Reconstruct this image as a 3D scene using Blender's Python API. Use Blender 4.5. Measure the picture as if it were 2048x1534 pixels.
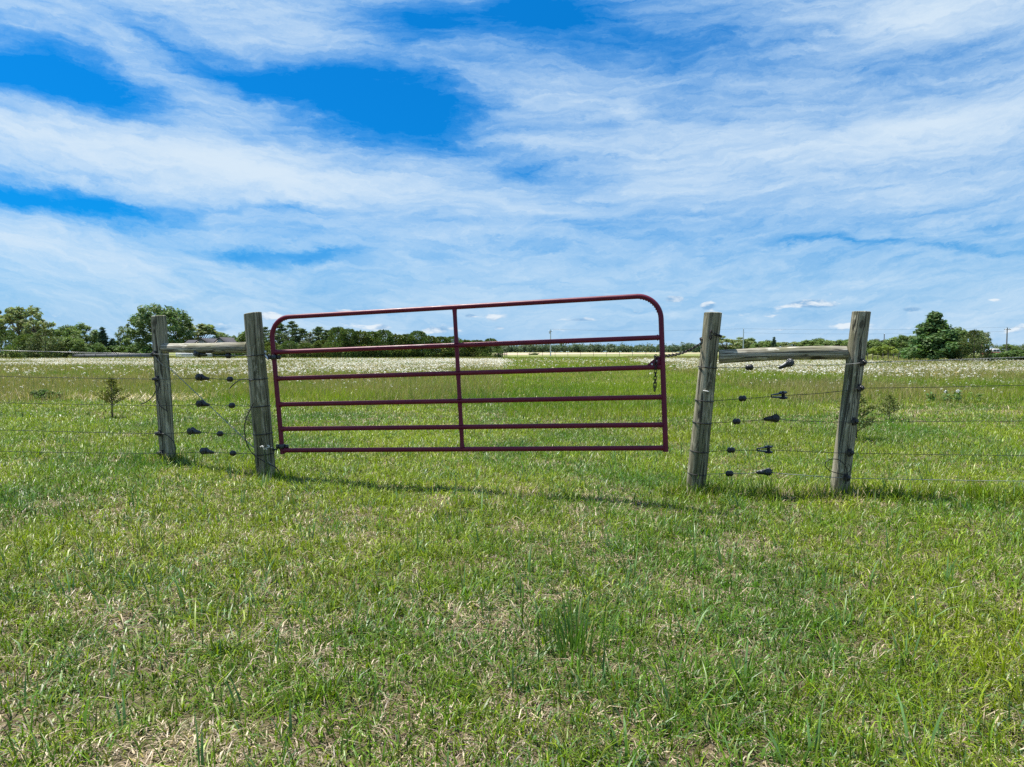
import bpy, math, random
import numpy as np
from mathutils import Matrix, Vector, Quaternion

for o in list(bpy.data.objects):
    bpy.data.objects.remove(o)
random.seed(11)
RS = np.random.RandomState(11)
C = bpy.context.scene.collection
PI = math.pi

# ------------------------------------------------------------------ camera
F, CX, CY, HOR, H = 1420.0, 1024.0, 767.0, 703.0, 1.20
PHI = math.atan((CY - HOR) / F)
cam_d = bpy.data.cameras.new('camera')
cam_d.sensor_width = 36.0
cam_d.lens = 36.0 * F / 2048.0
cam_d.clip_start, cam_d.clip_end = 0.05, 20000.0
cam = bpy.data.objects.new('camera', cam_d)
cam.location = (0, 0, H)
cam.rotation_euler = (PI / 2 - PHI, 0, 0)
C.objects.link(cam)
bpy.context.scene.camera = cam


def at(px, py, D):
    """point at depth D (metres along y) on the sight line of photo pixel px, py"""
    a, b = (px - CX) / F, (CY - py) / F
    d = Vector((a, b * math.sin(PHI) + math.cos(PHI), b * math.cos(PHI) - math.sin(PHI)))
    return Vector((0, 0, H)) + d * (D / d.y)


# ------------------------------------------------------------------ light
SUN_TO = Vector((-0.34, 0.24, 1.0)).normalized()
ELEV = math.asin(SUN_TO.z)
AZ = math.atan2(SUN_TO.x, SUN_TO.y)
sun_d = bpy.data.lights.new('sun', 'SUN')
sun_d.energy = 5.0
sun_d.angle = math.radians(0.5)
sun_d.color = (1.0, 0.95, 0.87)
sun = bpy.data.objects.new('sun', sun_d)
sun.rotation_euler = SUN_TO.to_track_quat('Z', 'Y').to_euler()
sun.location = (0, 0, 40)
C.objects.link(sun)

sc = bpy.context.scene
sc.view_settings.view_transform = 'Standard'
sc.view_settings.look = 'None'
sc.view_settings.exposure = 1.0
sc.view_settings.gamma = 1.0
sc.view_settings.use_curve_mapping = False
sc.render.engine = 'CYCLES'
sc.cycles.max_bounces = 8
sc.cycles.transparent_max_bounces = 8
sc.cycles.use_denoising = False
sc.cycles.sample_clamp_indirect = 4.0


class G:
    """tiny node-graph helper"""
    def __init__(self, tree):
        self.t = tree
        self.n = tree.nodes

    def node(self, kind, **kw):
        n = self.n.new(kind)
        for k, v in kw.items():
            setattr(n, k, v)
        return n

    def put(self, sock, v):
        if isinstance(v, bpy.types.NodeSocket):
            self.t.links.new(v, sock)
        elif v is not None:
            sock.default_value = v

    def m(self, op, a, b=None, c=None, clamp=False):
        n = self.node('ShaderNodeMath', operation=op, use_clamp=clamp)
        self.put(n.inputs[0], a)
        self.put(n.inputs[1], b)
        self.put(n.inputs[2], c)
        return n.outputs[0]

    def xyz(self, x, y, z):
        n = self.node('ShaderNodeCombineXYZ')
        for i, v in enumerate((x, y, z)):
            self.put(n.inputs[i], v)
        return n.outputs[0]

    def sep(self, v):
        n = self.node('ShaderNodeSeparateXYZ')
        self.put(n.inputs[0], v)
        return n.outputs

    def noise(self, vec, scale, detail=4, rough=0.55, dist=0.0, lac=2.0):
        n = self.node('ShaderNodeTexNoise')
        self.put(n.inputs['Vector'], vec)
        self.put(n.inputs['Scale'], scale)
        n.inputs['Detail'].default_value = detail
        n.inputs['Roughness'].default_value = rough
        n.inputs['Distortion'].default_value = dist
        n.inputs['Lacunarity'].default_value = lac
        return n.outputs[0]

    def mapping(self, vec, loc=(0, 0, 0), rot=(0, 0, 0), scale=(1, 1, 1), kind='POINT'):
        n = self.node('ShaderNodeMapping', vector_type=kind)
        self.put(n.inputs[0], vec)
        n.inputs[1].default_value = loc
        n.inputs[2].default_value = rot
        n.inputs[3].default_value = scale
        return n.outputs[0]

    def rng(self, v, a, b, c=0.0, d=1.0, smooth=True):
        n = self.node('ShaderNodeMapRange', interpolation_type='SMOOTHSTEP' if smooth else 'LINEAR')
        self.put(n.inputs[0], v)
        for i, x in enumerate((a, b, c, d)):
            self.put(n.inputs[1 + i], x)
        return n.outputs[0]

    def mix(self, f, a, b, blend='MIX'):
        n = self.node('ShaderNodeMix', data_type='RGBA', blend_type=blend)
        self.put(n.inputs[0], f)
        self.put(n.inputs[6], a)
        self.put(n.inputs[7], b)
        return n.outputs[2]

    def ramp(self, f, stops):
        n = self.node('ShaderNodeValToRGB')
        e = n.color_ramp.elements
        while len(e) < len(stops):
            e.new(0.5)
        for i, (p, c) in enumerate(stops):
            e[i].position = p
            e[i].color = (*c, 1)
        self.put(n.inputs[0], f)
        return n.outputs[0]


def col(r, g, b):
    return (r, g, b, 1.0)


# ------------------------------------------------------------------ sky: Nishita air with high cirrus and low cumulus
W = bpy.data.worlds.new("World")
sc.world = W
W.use_nodes = True
W.node_tree.nodes.clear()
g = G(W.node_tree)
skyt = g.node('ShaderNodeTexSky', sky_type='NISHITA', sun_disc=False)
skyt.sun_elevation = ELEV
skyt.sun_rotation = AZ
skyt.altitude = 500
skyt.air_density = 1.0
skyt.dust_density = 0.3
skyt.ozone_density = 2.0
tc = g.node('ShaderNodeTexCoord')
dx, dy, dz = g.sep(tc.outputs['Generated'])
ay = g.m('MAXIMUM', g.m('ABSOLUTE', dy), 0.08)
s_ = g.m('DIVIDE', dx, ay)
t_ = g.m('DIVIDE', g.m('MAXIMUM', dz, 0.0), ay)
# streaks bend with the direction of view, as bands of cirrus overhead do
tb = g.m('SUBTRACT', t_, g.m('MULTIPLY', g.m('MULTIPLY', s_, s_), 0.16))
P0 = g.xyz(s_, t_, 0.0)
PB = g.xyz(s_, tb, 0.0)
w1 = g.node('ShaderNodeTexNoise')
g.put(w1.inputs['Vector'], g.mapping(PB, scale=(3.0, 6.0, 1)))
w1.inputs['Scale'].default_value = 1.0
w1.inputs['Detail'].default_value = 10
w1.inputs['Roughness'].default_value = 0.66
wv = g.node('ShaderNodeVectorMath', operation='SUBTRACT')
g.put(wv.inputs[0], w1.outputs['Color'])
wv.inputs[1].default_value = (0.5, 0.5, 0.5)
ws = g.node('ShaderNodeVectorMath', operation='MULTIPLY')
g.put(ws.inputs[0], wv.outputs[0])
ws.inputs[1].default_value = (0.30, 0.120, 0)
wa = g.node('ShaderNodeVectorMath', operation='ADD')
g.put(wa.inputs[0], P0)
g.put(wa.inputs[1], ws.outputs[0])
PW = wa.outputs[0]
BLOBS = [  # x, y, rx, ry, slope in degrees (down to the right), amount
    (720, 212, 340, 95, 14, -0.92), (840, 235, 170, 70, 8, -0.45), (560, 165, 200, 55, 22, -0.35),
    (70, 150, 300, 95, 14, -0.75), (240, 200, 190, 60, 16, -0.35),
    (340, 85, 190, 36, 24, -0.45), (-40, 388, 330, 36, 7, -0.75), (210, 415, 250, 34, 8, -0.45),
    (505, 508, 110, 22, 4, -0.60), (655, 519, 110, 17, -4, -0.60), (560, 428, 200, 16, 3, -0.3),
    (1120, 30, 260, 90, 4, -0.55), (840, 55, 150, 80, 14, -0.40), (1010, 25, 150, 60, 0, -0.30),
    (1150, 50, 620, 130, 4, -0.20), (1090, 345, 170, 42, 4, -0.46), (1420, 80, 330, 95, -18, -0.25), (1870, 135, 260, 60, -6, -0.24),
    (1650, 491, 130, 12, 2, -0.38), (1860, 500, 170, 10, 4, -0.2), (1560, 200, 260, 40, -10, -0.10),
    (130, 285, 420, 70, 13, 0.34), (430, 350, 440, 70, 11, 0.36), (760, 380, 420, 80, 6, 0.26),
    (1880, 250, 520, 85, -9, 0.34), (1380, 320, 420, 80, -2, 0.28), (1850, 30, 330, 80, -4, 0.40),
    (420, 10, 380, 75, 14, 0.10), (620, 90, 330, 50, 16, 0.05), (110, 480, 400, 70, 8, 0.25),
    (1700, 380, 500, 60, 0, 0.12), (230, 110, 240, 40, 25, 0.18), (1250, 230, 300, 70, 8, 0.1),
]
acc = None
for (bx, by, rx, ry, sl, am) in BLOBS:
    v = g.mapping(PW, loc=((bx - CX) / F, (HOR - by) / F, 0), rot=(0, 0, -math.radians(sl)),
                  scale=(rx / F * 1.35, ry / F * 1.45, 1), kind='TEXTURE')
    gr = g.node('ShaderNodeTexGradient', gradient_type='QUADRATIC_SPHERE')
    g.put(gr.inputs[0], v)
    acc = g.m('MULTIPLY_ADD', gr.outputs['Fac'], am * 1.25, 0.0 if acc is None else acc)
PF = g.xyz(g.m('ADD', g.sep(PW)[0], 0.0), g.m('SUBTRACT', g.sep(PW)[1], g.m('MULTIPLY', g.m('MULTIPLY', s_, s_), 0.16)), 0.0)
st1 = g.noise(g.mapping(PB, scale=(2.2, 13.0, 1)), 1.0, 9, 0.60, 0.6)
st2 = g.noise(g.mapping(PF, loc=(3, 7, 1), rot=(0, 0, 0.20), scale=(8.0, 48.0, 1)), 1.0, 10, 0.66, 0.5)
st3 = g.noise(g.mapping(PF, loc=(9, 2, 4), rot=(0, 0, -0.45), scale=(6.0, 26.0, 1)), 1.0, 10, 0.66, 0.8)
st4 = g.noise(g.mapping(PF, loc=(2, 5, 8), rot=(0, 0, 0.05), scale=(22.0, 120.0, 1)), 1.0, 6, 0.6, 0.4)
dens = g.m('ADD', 0.475, g.m('MULTIPLY', acc, 0.92))
dens = g.m('MULTIPLY_ADD', g.m('SUBTRACT', st1, 0.5), 0.75, dens)
dens = g.m('MULTIPLY_ADD', g.m('SUBTRACT', st2, 0.5), 0.62, dens)
dens = g.m('MULTIPLY_ADD', g.m('SUBTRACT', st3, 0.5), 0.62, dens)
dens = g.m('MULTIPLY_ADD', g.m('SUBTRACT', st4, 0.5), 0.34, dens)
cir = g.m('MULTIPLY_ADD', g.rng(dens, 0.0, 1.0, 0.0, 0.93), 0.65, g.m('MULTIPLY', g.rng(dens, -0.12, 1.08, 0.0, 0.95, False), 0.35))
# clear blue air, deepened: the photograph's strong blue
air = g.mix(1.0, skyt.outputs[0], col(0.02, 0.78, 1.40), 'MULTIPLY')
dk = g.rng(t_, 0.04, 0.50, 0.74, 1.0, False)
air = g.mix(1.0, air, g.xyz(dk, g.m('MULTIPLY', dk, g.m('MULTIPLY_ADD', dk, 0.3, 0.7)), dk), 'MULTIPLY')
air = g.mix(g.rng(t_, 0.0, 0.19, 0.85, 0.0), air, col(2.5, 4.5, 7.6))
fr_, fg_, fb_ = cir, g.m('POWER', cir, 0.82), g.m('POWER', cir, 0.60)
ac = g.node('ShaderNodeSeparateColor')
g.put(ac.inputs[0], air)
lerp_ = lambda a, b_, f: g.m('MULTIPLY_ADD', g.m('SUBTRACT', b_, a), f, a)
cc = g.node('ShaderNodeCombineColor')
for i_, (w_, f_) in enumerate(((6.9, fr_), (8.1, fg_), (9.2, fb_))):
    g.put(cc.inputs[i_], lerp_(ac.outputs[i_], w_, f_))
skyc = cc.outputs[0]
# little cumulus low over the horizon
PC = g.mapping(P0, loc=(1.3, 0, 0), scale=(16.0, 46.0, 1))
c1 = g.noise(PC, 1.0, 7, 0.58, 0.2)
band = g.m('MULTIPLY', g.rng(t_, 0.006, 0.022), g.rng(t_, 0.055, 0.085, 1.0, 0.0))
cu = None
for (bx, by, rx, ry, am) in [(1605, 608, 80, 17, .30), (1352, 598, 45, 15, .28), (1412, 612, 30, 17, .30), (545, 631, 40, 10, .24),
                             (1660, 588, 40, 8, .16), (985, 634, 35, 12, .2), (870, 660, 60, 14, .2), (1000, 656, 70, 14, .18),
                             (1950, 580, 60, 8, .14), (1815, 620, 40, 10, .22), (690, 622, 40, 8, .2), (1835, 586, 30, 8, .18), (1160, 640, 60, 8, .16), (760, 655, 50, 12, .2), (940, 632, 30, 8, .2), (1270, 625, 50, 9, .16), (1700, 650, 60, 9, .15), (1560, 660, 70, 8, .15), (1985, 600, 40, 7, .16), (440, 660, 50, 12, .16), (200, 660, 60, 10, .14)]:
    v = g.mapping(P0, loc=((bx - CX) / F, (HOR - by) / F, 0), scale=(rx / F * 1.3, ry / F * 1.5, 1), kind='TEXTURE')
    gr = g.node('ShaderNodeTexGradient', gradient_type='QUADRATIC_SPHERE')
    g.put(gr.inputs[0], v)
    cu = g.m('MULTIPLY_ADD', gr.outputs['Fac'], am * 1.85, 0.0 if cu is None else cu)
cud = g.m('ADD', g.m('MULTIPLY', c1, g.m('MULTIPLY_ADD', band, 0.30, 0.62)), cu)
cum = g.rng(cud, 0.56, 0.68, 0.0, 0.9)
c2 = g.noise(g.mapping(P0, loc=(1.3, 0.25, 0), scale=(16.0, 46.0, 1)), 1.0, 7, 0.58, 0.2)
lit = g.rng(g.m('SUBTRACT', c1, c2), -0.10, 0.10)
cuc = g.mix(lit, col(2.3, 4.4, 7.0), col(8.0, 8.7, 9.3))
skyc = g.mix(cum, skyc, cuc)
bg = g.node('ShaderNodeBackground')
g.put(bg.inputs[0], skyc)
bg.inputs[1].default_value = 0.052
wo = g.node('ShaderNodeOutputWorld')
g.t.links.new(bg.outputs[0], wo.inputs[0])

# ------------------------------------------------------------------ mesh helpers
MATS = {}
ROOTM = {}


def new_mat(name):
    m = bpy.data.materials.new(name)
    m.use_nodes = True
    m.node_tree.nodes.clear()
    gg = G(m.node_tree)
    out = gg.node('ShaderNodeOutputMaterial')
    MATS[name] = m
    return m, gg, out


def make_mesh(name, V, faces, mat, colors=None, smooth=False):
    """V (n,3); faces: one (k,3|4) int array or a list of such arrays"""
    V = np.asarray(V, dtype=np.float32)
    if not isinstance(faces, list):
        faces = [faces]
    faces = [np.asarray(f, dtype=np.int32) for f in faces if len(f)]
    loops = np.concatenate([f.ravel() for f in faces])
    sizes = np.concatenate([np.full(len(f), f.shape[1], dtype=np.int32) for f in faces])
    starts = np.concatenate([[0], np.cumsum(sizes)[:-1]]).astype(np.int32)
    me = bpy.data.meshes.new(name)
    me.vertices.add(len(V))
    me.vertices.foreach_set('co', V.ravel())
    me.loops.add(len(loops))
    me.loops.foreach_set('vertex_index', loops)
    me.polygons.add(len(sizes))
    me.polygons.foreach_set('loop_start', starts)
    me.polygons.foreach_set('loop_total', sizes)
    if smooth:
        me.polygons.foreach_set('use_smooth', np.ones(len(sizes), dtype=bool))
    if colors is not None:
        a = me.attributes.new('tint', 'FLOAT_COLOR', 'POINT')
        c4 = np.ones((len(V), 4), dtype=np.float32)
        c4[:, :3] = colors
        a.data.foreach_set('color', c4.ravel())
    me.update(calc_edges=True)
    if mat:
        me.materials.append(MATS[mat])
    return me


def tag(o, label=None, cat=None, group=None, kind=None):
    if label: o['label'] = label
    if cat: o['category'] = cat
    if group: o['group'] = group
    if kind: o['kind'] = kind
    return o


class Shape:
    """collects pieces in world space; build() links them as ONE mesh object"""
    def __init__(self):
        self.V, self.F3, self.F4, self.n = [], [], [], 0

    def add(self, V, F3=(), F4=()):
        V = np.asarray(V, dtype=np.float64).reshape(-1, 3)
        self.V.append(V)
        if len(F3): self.F3.append(np.asarray(F3, dtype=np.int64).reshape(-1, 3) + self.n)
        if len(F4): self.F4.append(np.asarray(F4, dtype=np.int64).reshape(-1, 4) + self.n)
        self.n += len(V)
        return self

    def tube(self, pts, r, seg=10, caps=True, closed=False):
        pts = [Vector(p) for p in pts]
        n = len(pts)
        rs = r if hasattr(r, '__len__') else [r] * n
        tang = []
        for i in range(n):
            a = pts[(i - 1) % n] if (closed or i > 0) else pts[i]
            b = pts[(i + 1) % n] if (closed or i < n - 1) else pts[i]
            d = (b - a)
            tang.append(d.normalized() if d.length > 1e-9 else Vector((0, 0, 1)))
        up = Vector((0, 0, 1)) if abs(tang[0].z) < 0.9 else Vector((0, 1, 0))
        nv = tang[0].cross(up).normalized()
        V = []
        for i in range(n):
            if i:
                q = tang[i - 1].rotation_difference(tang[i])
                nv = (q @ nv)
                nv = (nv - tang[i] * nv.dot(tang[i])).normalized()
            bv = tang[i].cross(nv)
            for k in range(seg):
                a = 2 * PI * k / seg
                V.append(pts[i] + (nv * math.cos(a) + bv * math.sin(a)) * rs[i])
        F4 = []
        for i in range(n if closed else n - 1):
            j = (i + 1) % n
            for k in range(seg):
                l = (k + 1) % seg
                F4.append((i * seg + k, i * seg + l, j * seg + l, j * seg + k))
        F3 = []
        if caps and not closed:
            V.append(pts[0]); V.append(pts[-1])
            c0, c1_ = len(V) - 2, len(V) - 1
            for k in range(seg):
                l = (k + 1) % seg
                F3.append((c0, l, k))
                F3.append((c1_, (n - 1) * seg + k, (n - 1) * seg + l))
        return self.add([tuple(v) for v in V], F3, F4)

    def box(self, c, sx, sy, sz, ax=None):
        """box about c; ax: 3x3 rotation"""
        c = Vector(c)
        R = ax if ax is not None else Matrix.Identity(3)
        V = [tuple(c + R @ Vector((x * sx / 2, y * sy / 2, z * sz / 2))) for x in (-1, 1) for y in (-1, 1) for z in (-1, 1)]
        return self.add(V, [], [(0, 1, 3, 2), (4, 6, 7, 5), (0, 4, 5, 1), (2, 3, 7, 6), (0, 2, 6, 4), (1, 5, 7, 3)])

    def prism(self, poly, axis_v):
        """closed polygon (3-D points) extruded by axis_v"""
        n = len(poly)
        a = Vector(axis_v)
        P = [Vector(p) for p in poly]
        V = [tuple(p) for p in P] + [tuple(p + a) for p in P]
        ca = sum(P, Vector()) / n
        V += [tuple(ca), tuple(ca + a)]
        F4 = [(i, (i + 1) % n, n + (i + 1) % n, n + i) for i in range(n)]
        F3 = [(2 * n, (i + 1) % n, i) for i in range(n)] + [(2 * n + 1, n + i, n + (i + 1) % n) for i in range(n)]
        return self.add(V, F3, F4)

    def lathe(self, c, axis, prof, seg=16):
        """prof: (distance along axis, radius)"""
        pts = [Vector(c) + Vector(axis).normalized() * d for d, r in prof]
        return self.tube(pts, [max(r, 1e-4) for d, r in prof], seg)

    def build(self, name, mat, parent=None, origin=None, smooth=True):
        V = np.concatenate(self.V)
        if parent is not None:
            M = ROOTM[parent.name]
        else:
            M = Matrix.Translation(Vector(origin)) if origin is not None else Matrix.Identity(4)
        Mi = np.array(M.inverted())
        V = V @ Mi[:3, :3].T + Mi[:3, 3]
        me = make_mesh(name, V, [x for x in ([np.concatenate(self.F4)] if self.F4 else []) + ([np.concatenate(self.F3)] if self.F3 else [])], mat, smooth=smooth)
        if smooth:
            me.set_sharp_from_angle(angle=math.radians(42))
        o = bpy.data.objects.new(name, me)
        C.objects.link(o)
        if parent is not None:
            o.parent = parent
            ROOTM[o.name] = M
        else:
            o.matrix_world = M
            ROOTM[o.name] = M
        return o


def empty(name, loc=(0, 0, 0)):
    o = bpy.data.objects.new(name, None)
    o.empty_display_size = 0.2
    C.objects.link(o)
    o.location = loc
    ROOTM[o.name] = Matrix.Translation(Vector(loc))
    return o


def obj_from_mesh(name, me, parent=None, loc=(0, 0, 0)):
    o = bpy.data.objects.new(name, me)
    C.objects.link(o)
    o.parent = parent
    o.location = loc
    return o


# numpy value noise
_tab = RS.rand(256, 256)


def vnoise(x, y):
    xi, yi = np.floor(x).astype(int), np.floor(y).astype(int)
    fx, fy = x - xi, y - yi
    fx, fy = fx * fx * (3 - 2 * fx), fy * fy * (3 - 2 * fy)
    t = lambda a, b: _tab[a & 255, b & 255]
    return ((t(xi, yi) * (1 - fx) + t(xi + 1, yi) * fx) * (1 - fy) + (t(xi, yi + 1) * (1 - fx) + t(xi + 1, yi + 1) * fx) * fy)


def fbm(x, y, s, octv=4, seed=0):
    x = np.asarray(x) * s + seed * 17.3
    y = np.asarray(y) * s + seed * 31.7
    v, a, tot = 0, 1.0, 0
    for _ in range(octv):
        v = v + vnoise(x, y) * a
        tot += a
        x, y, a = x * 2.03 + 5.1, y * 2.03 + 9.7, a * 0.5
    return v / tot


def sstep(a, b, v):
    t = np.clip((v - a) / (b - a), 0, 1)
    return t * t * (3 - 2 * t)


def gz(x, y):
    """height of the ground"""
    x, y = np.asarray(x, dtype=float), np.asarray(y, dtype=float)
    near = sstep(-1, 3, y) * (1 - sstep(10, 26, y))
    z = np.interp(x, [-6, -3.6, -2.2, -1, 1.0, 1.6, 2.8, 5], [0.08, 0.050, 0.020, 0, -0.035, -0.085, -0.035, 0]) * near
    z = z + (fbm(x, y, 1.6, 3, 3) - 0.5) * 0.05 * (1 - sstep(20, 40, y))
    z = z + (fbm(x, y, 0.12, 2, 5) - 0.5) * 0.10 * sstep(10, 20, y) * (1 - sstep(60, 110, y))
    return z


def gz1(x, y):
    return float(gz(np.array([x]), np.array([y]))[0])


# ------------------------------------------------------------------ materials
def simple(name, c, rough=0.6, metal=0.0, spec=0.5, var=0.0, scale=30, bump=0.0, coat=0.0):
    m, q, out = new_mat(name)
    b = q.node('ShaderNodeBsdfPrincipled')
    tcn = q.node('ShaderNodeTexCoord')
    nz = q.noise(tcn.outputs['Object'], scale, 5, 0.6)
    v0 = tuple(x * (1 - var) for x in c)
    v1 = tuple(min(1, x * (1 + var)) for x in c)
    q.put(b.inputs['Base Color'], q.ramp(nz, [(0.3, v0), (0.7, v1)]))
    q.put(b.inputs['Roughness'], q.rng(nz, 0.2, 0.8, max(0.05, rough - 0.1), min(1, rough + 0.1)))
    b.inputs['Metallic'].default_value = metal
    b.inputs['Specular IOR Level'].default_value = spec
    b.inputs['Coat Weight'].default_value = coat
    if bump:
        bp = q.node('ShaderNodeBump')
        bp.inputs['Strength'].default_value = bump
        bp.inputs['Distance'].default_value = 0.003
        q.put(bp.inputs['Height'], nz)
        q.put(b.inputs['Normal'], bp.outputs[0])
    q.t.links.new(b.outputs[0], out.inputs[0])
    return m


simple('black_plastic', (0.012, 0.012, 0.014), 0.42, var=0.4, scale=60)
simple('dark_metal', (0.055, 0.06, 0.065), 0.45, 0.7, var=0.4, scale=80, bump=0.3)
simple('wire_metal', (0.26, 0.26, 0.25), 0.55, 0.5, var=0.3, scale=20)
simple('wire_dark', (0.05, 0.05, 0.047), 0.5, 0.6, var=0.4, scale=20)
simple('cable_black', (0.008, 0.008, 0.009), 0.5, var=0.3)
simple('chain_metal', (0.045, 0.04, 0.038), 0.5, 0.8, var=0.6, scale=60)
simple('zinc', (0.52, 0.53, 0.55), 0.35, 0.8, var=0.2, scale=60)
simple('stem_green', (0.10, 0.16, 0.04), 0.6, var=0.2)
simple('white_plastic', (0.72, 0.71, 0.68), 0.5, var=0.1)
simple('pole_wood', (0.11, 0.10, 0.085), 0.85, var=0.3, scale=6)
simple('house_wall', (0.62, 0.60, 0.55), 0.8, var=0.06, scale=3)
simple('house_roof', (0.06, 0.06, 0.068), 0.95, 0.0, 0.1, var=0.25, scale=5)
simple('house_trim', (0.75, 0.75, 0.74), 0.6, var=0.05)
simple('window_glass', (0.05, 0.07, 0.10), 0.08, var=0.2)
simple('white_paint', (0.75, 0.76, 0.78), 0.3, var=0.03, coat=0.5)
simple('silver_paint', (0.52, 0.55, 0.60), 0.3, var=0.03, coat=0.5)
simple('red_paint', (0.26, 0.035, 0.03), 0.3, var=0.05, coat=0.5)
simple('tyre', (0.02, 0.02, 0.02), 0.8, var=0.2)
simple('grey_fence', (0.12, 0.13, 0.15), 0.8, var=0.2, scale=2)
simple('bark', (0.10, 0.082, 0.064), 0.9, var=0.4, scale=9, bump=0.6)

# maroon gate paint, chalky and scuffed
m, q, out = new_mat('maroon_paint')
b = q.node('ShaderNodeBsdfPrincipled')
tcn = q.node('ShaderNodeTexCoord')
n1 = q.noise(tcn.outputs['Object'], 9, 6, 0.65)
n2 = q.noise(tcn.outputs['Object'], 70, 5, 0.7)
n3 = q.noise(tcn.outputs['Object'], 26, 3, 0.6, 0.4)
c = q.ramp(n1, [(0.3, (0.095, 0.005, 0.020)), (0.7, (0.145, 0.010, 0.032))])
chip = q.m('MULTIPLY', q.rng(n2, 0.68, 0.74), q.rng(n3, 0.50, 0.62))
c = q.mix(chip, c, col(0.42, 0.36, 0.34))
q.put(b.inputs['Base Color'], c)
q.put(b.inputs['Roughness'], q.rng(n1, 0.3, 0.7, 0.36, 0.50))
b.inputs['Specular IOR Level'].default_value = 0.28
bp = q.node('ShaderNodeBump')
bp.inputs['Strength'].default_value = 0.15
bp.inputs['Distance'].default_value = 0.002
q.put(bp.inputs['Height'], n2)
q.put(b.inputs['Normal'], bp.outputs[0])
q.t.links.new(b.outputs[0], out.inputs[0])


def wood(name, seed, base, pale, green):
    """weathered round timber, grain along local z"""
    m, q, out = new_mat(name)
    b = q.node('ShaderNodeBsdfPrincipled')
    tcn = q.node('ShaderNodeTexCoord')
    v = q.mapping(tcn.outputs['Object'], loc=(seed, seed * 2.1, seed * 0.7))
    grain = q.noise(q.mapping(v, scale=(26, 26, 1.1)), 1.0, 8, 0.62, 0.5)
    fine = q.noise(q.mapping(v, scale=(130, 130, 5)), 1.0, 5, 0.6, 0.3)
    blot = q.noise(q.mapping(v, scale=(7, 7, 2.6)), 1.0, 5, 0.6, 0.3)
    knot = q.noise(q.mapping(v, scale=(11, 11, 5)), 1.0, 2, 0.5)
    c = q.ramp(grain, [(0.34, tuple(x * 0.30 for x in base)), (0.47, base), (0.64, pale)])
    c = q.mix(q.rng(blot, 0.45, 0.68, 0.0, 0.65), c, col(*green))
    c = q.mix(q.m('MULTIPLY', q.rng(fine, 0.35, 0.62, 0.6, 0.0), 1.0), c, col(*(x * 0.35 for x in base)))
    c = q.mix(q.rng(knot, 0.70, 0.76, 0.0, 0.75), c, col(0.035, 0.028, 0.02))
    peel = q.noise(q.mapping(v, loc=(8, 3, 2), scale=(13, 13, 4.0)), 1.0, 6, 0.65, 0.6)
    c = q.mix(q.rng(peel, 0.57, 0.64, 0.0, 0.55), c, col(*(min(1, x * 1.25) for x in pale)))
    c = q.mix(q.rng(q.noise(q.mapping(v, loc=(1, 6, 3), scale=(9, 9, 2.0)), 1.0, 6, 0.62, 0.5), 0.52, 0.66, 0.0, 0.6), c, col(*(x * 0.45 for x in green)))
    crack = q.noise(q.mapping(v, loc=(4, 1, 0), scale=(17, 17, 0.55)), 1.0, 3, 0.5, 0.8)
    ck = q.m('ABSOLUTE', q.m('SUBTRACT', crack, 0.5))
    ckm = q.rng(ck, 0.008, 0.022, 1.0, 0.0)
    c = q.mix(q.m('MULTIPLY', ckm, 0.85), c, col(0.02, 0.017, 0.013))
    q.put(b.inputs['Base Color'], c)
    b.inputs['Roughness'].default_value = 0.9
    b.inputs['Specular IOR Level'].default_value = 0.25
    hgt = q.m('SUBTRACT', q.m('MULTIPLY_ADD', fine, 0.5, grain), q.m('MULTIPLY', ckm, 1.2))
    bp = q.node('ShaderNodeBump')
    bp.inputs['Strength'].default_value = 0.85
    bp.inputs['Distance'].default_value = 0.007
    q.put(bp.inputs['Height'], hgt)
    q.put(b.inputs['Normal'], bp.outputs[0])
    q.t.links.new(b.outputs[0], out.inputs[0])


wood('post_wood', 1.3, (0.195, 0.182, 0.120), (0.38, 0.355, 0.26), (0.125, 0.132, 0.048))
wood('post_wood_grey', 5.9, (0.240, 0.222, 0.155), (0.43, 0.40, 0.305), (0.15, 0.152, 0.065))
wood('rail_wood', 9.4, (0.30, 0.28, 0.215), (0.54, 0.515, 0.445), (0.20, 0.20, 0.095))


def leafy(name, trans=0.35, rough=0.5, spec=0.4, tmul=(1.15, 1.25, 0.6), noise_amt=0.0):
    m, q, out = new_mat(name)
    at_ = q.node('ShaderNodeAttribute', attribute_name='tint')
    c = at_.outputs['Color']
    b = q.node('ShaderNodeBsdfPrincipled')
    q.put(b.inputs['Base Color'], c)
    b.inputs['Roughness'].default_value = rough
    b.inputs['Specular IOR Level'].default_value = spec
    tr = q.node('ShaderNodeBsdfTranslucent')
    q.put(tr.inputs[0], q.mix(1.0, c, col(*tmul), 'MULTIPLY'))
    mx = q.node('ShaderNodeMixShader')
    mx.inputs[0].default_value = trans
    q.t.links.new(b.outputs[0], mx.inputs[1])
    q.t.links.new(tr.outputs[0], mx.inputs[2])
    q.t.links.new(mx.outputs[0], out.inputs[0])


leafy('grass_blades', 0.30, 0.42, 0.34)
leafy('tree_leaves', 0.28, 0.6, 0.12)
leafy('needles', 0.12, 0.65, 0.12)
leafy('petals', 0.2, 0.7, 0.2, (1, 1, 1))

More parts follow.
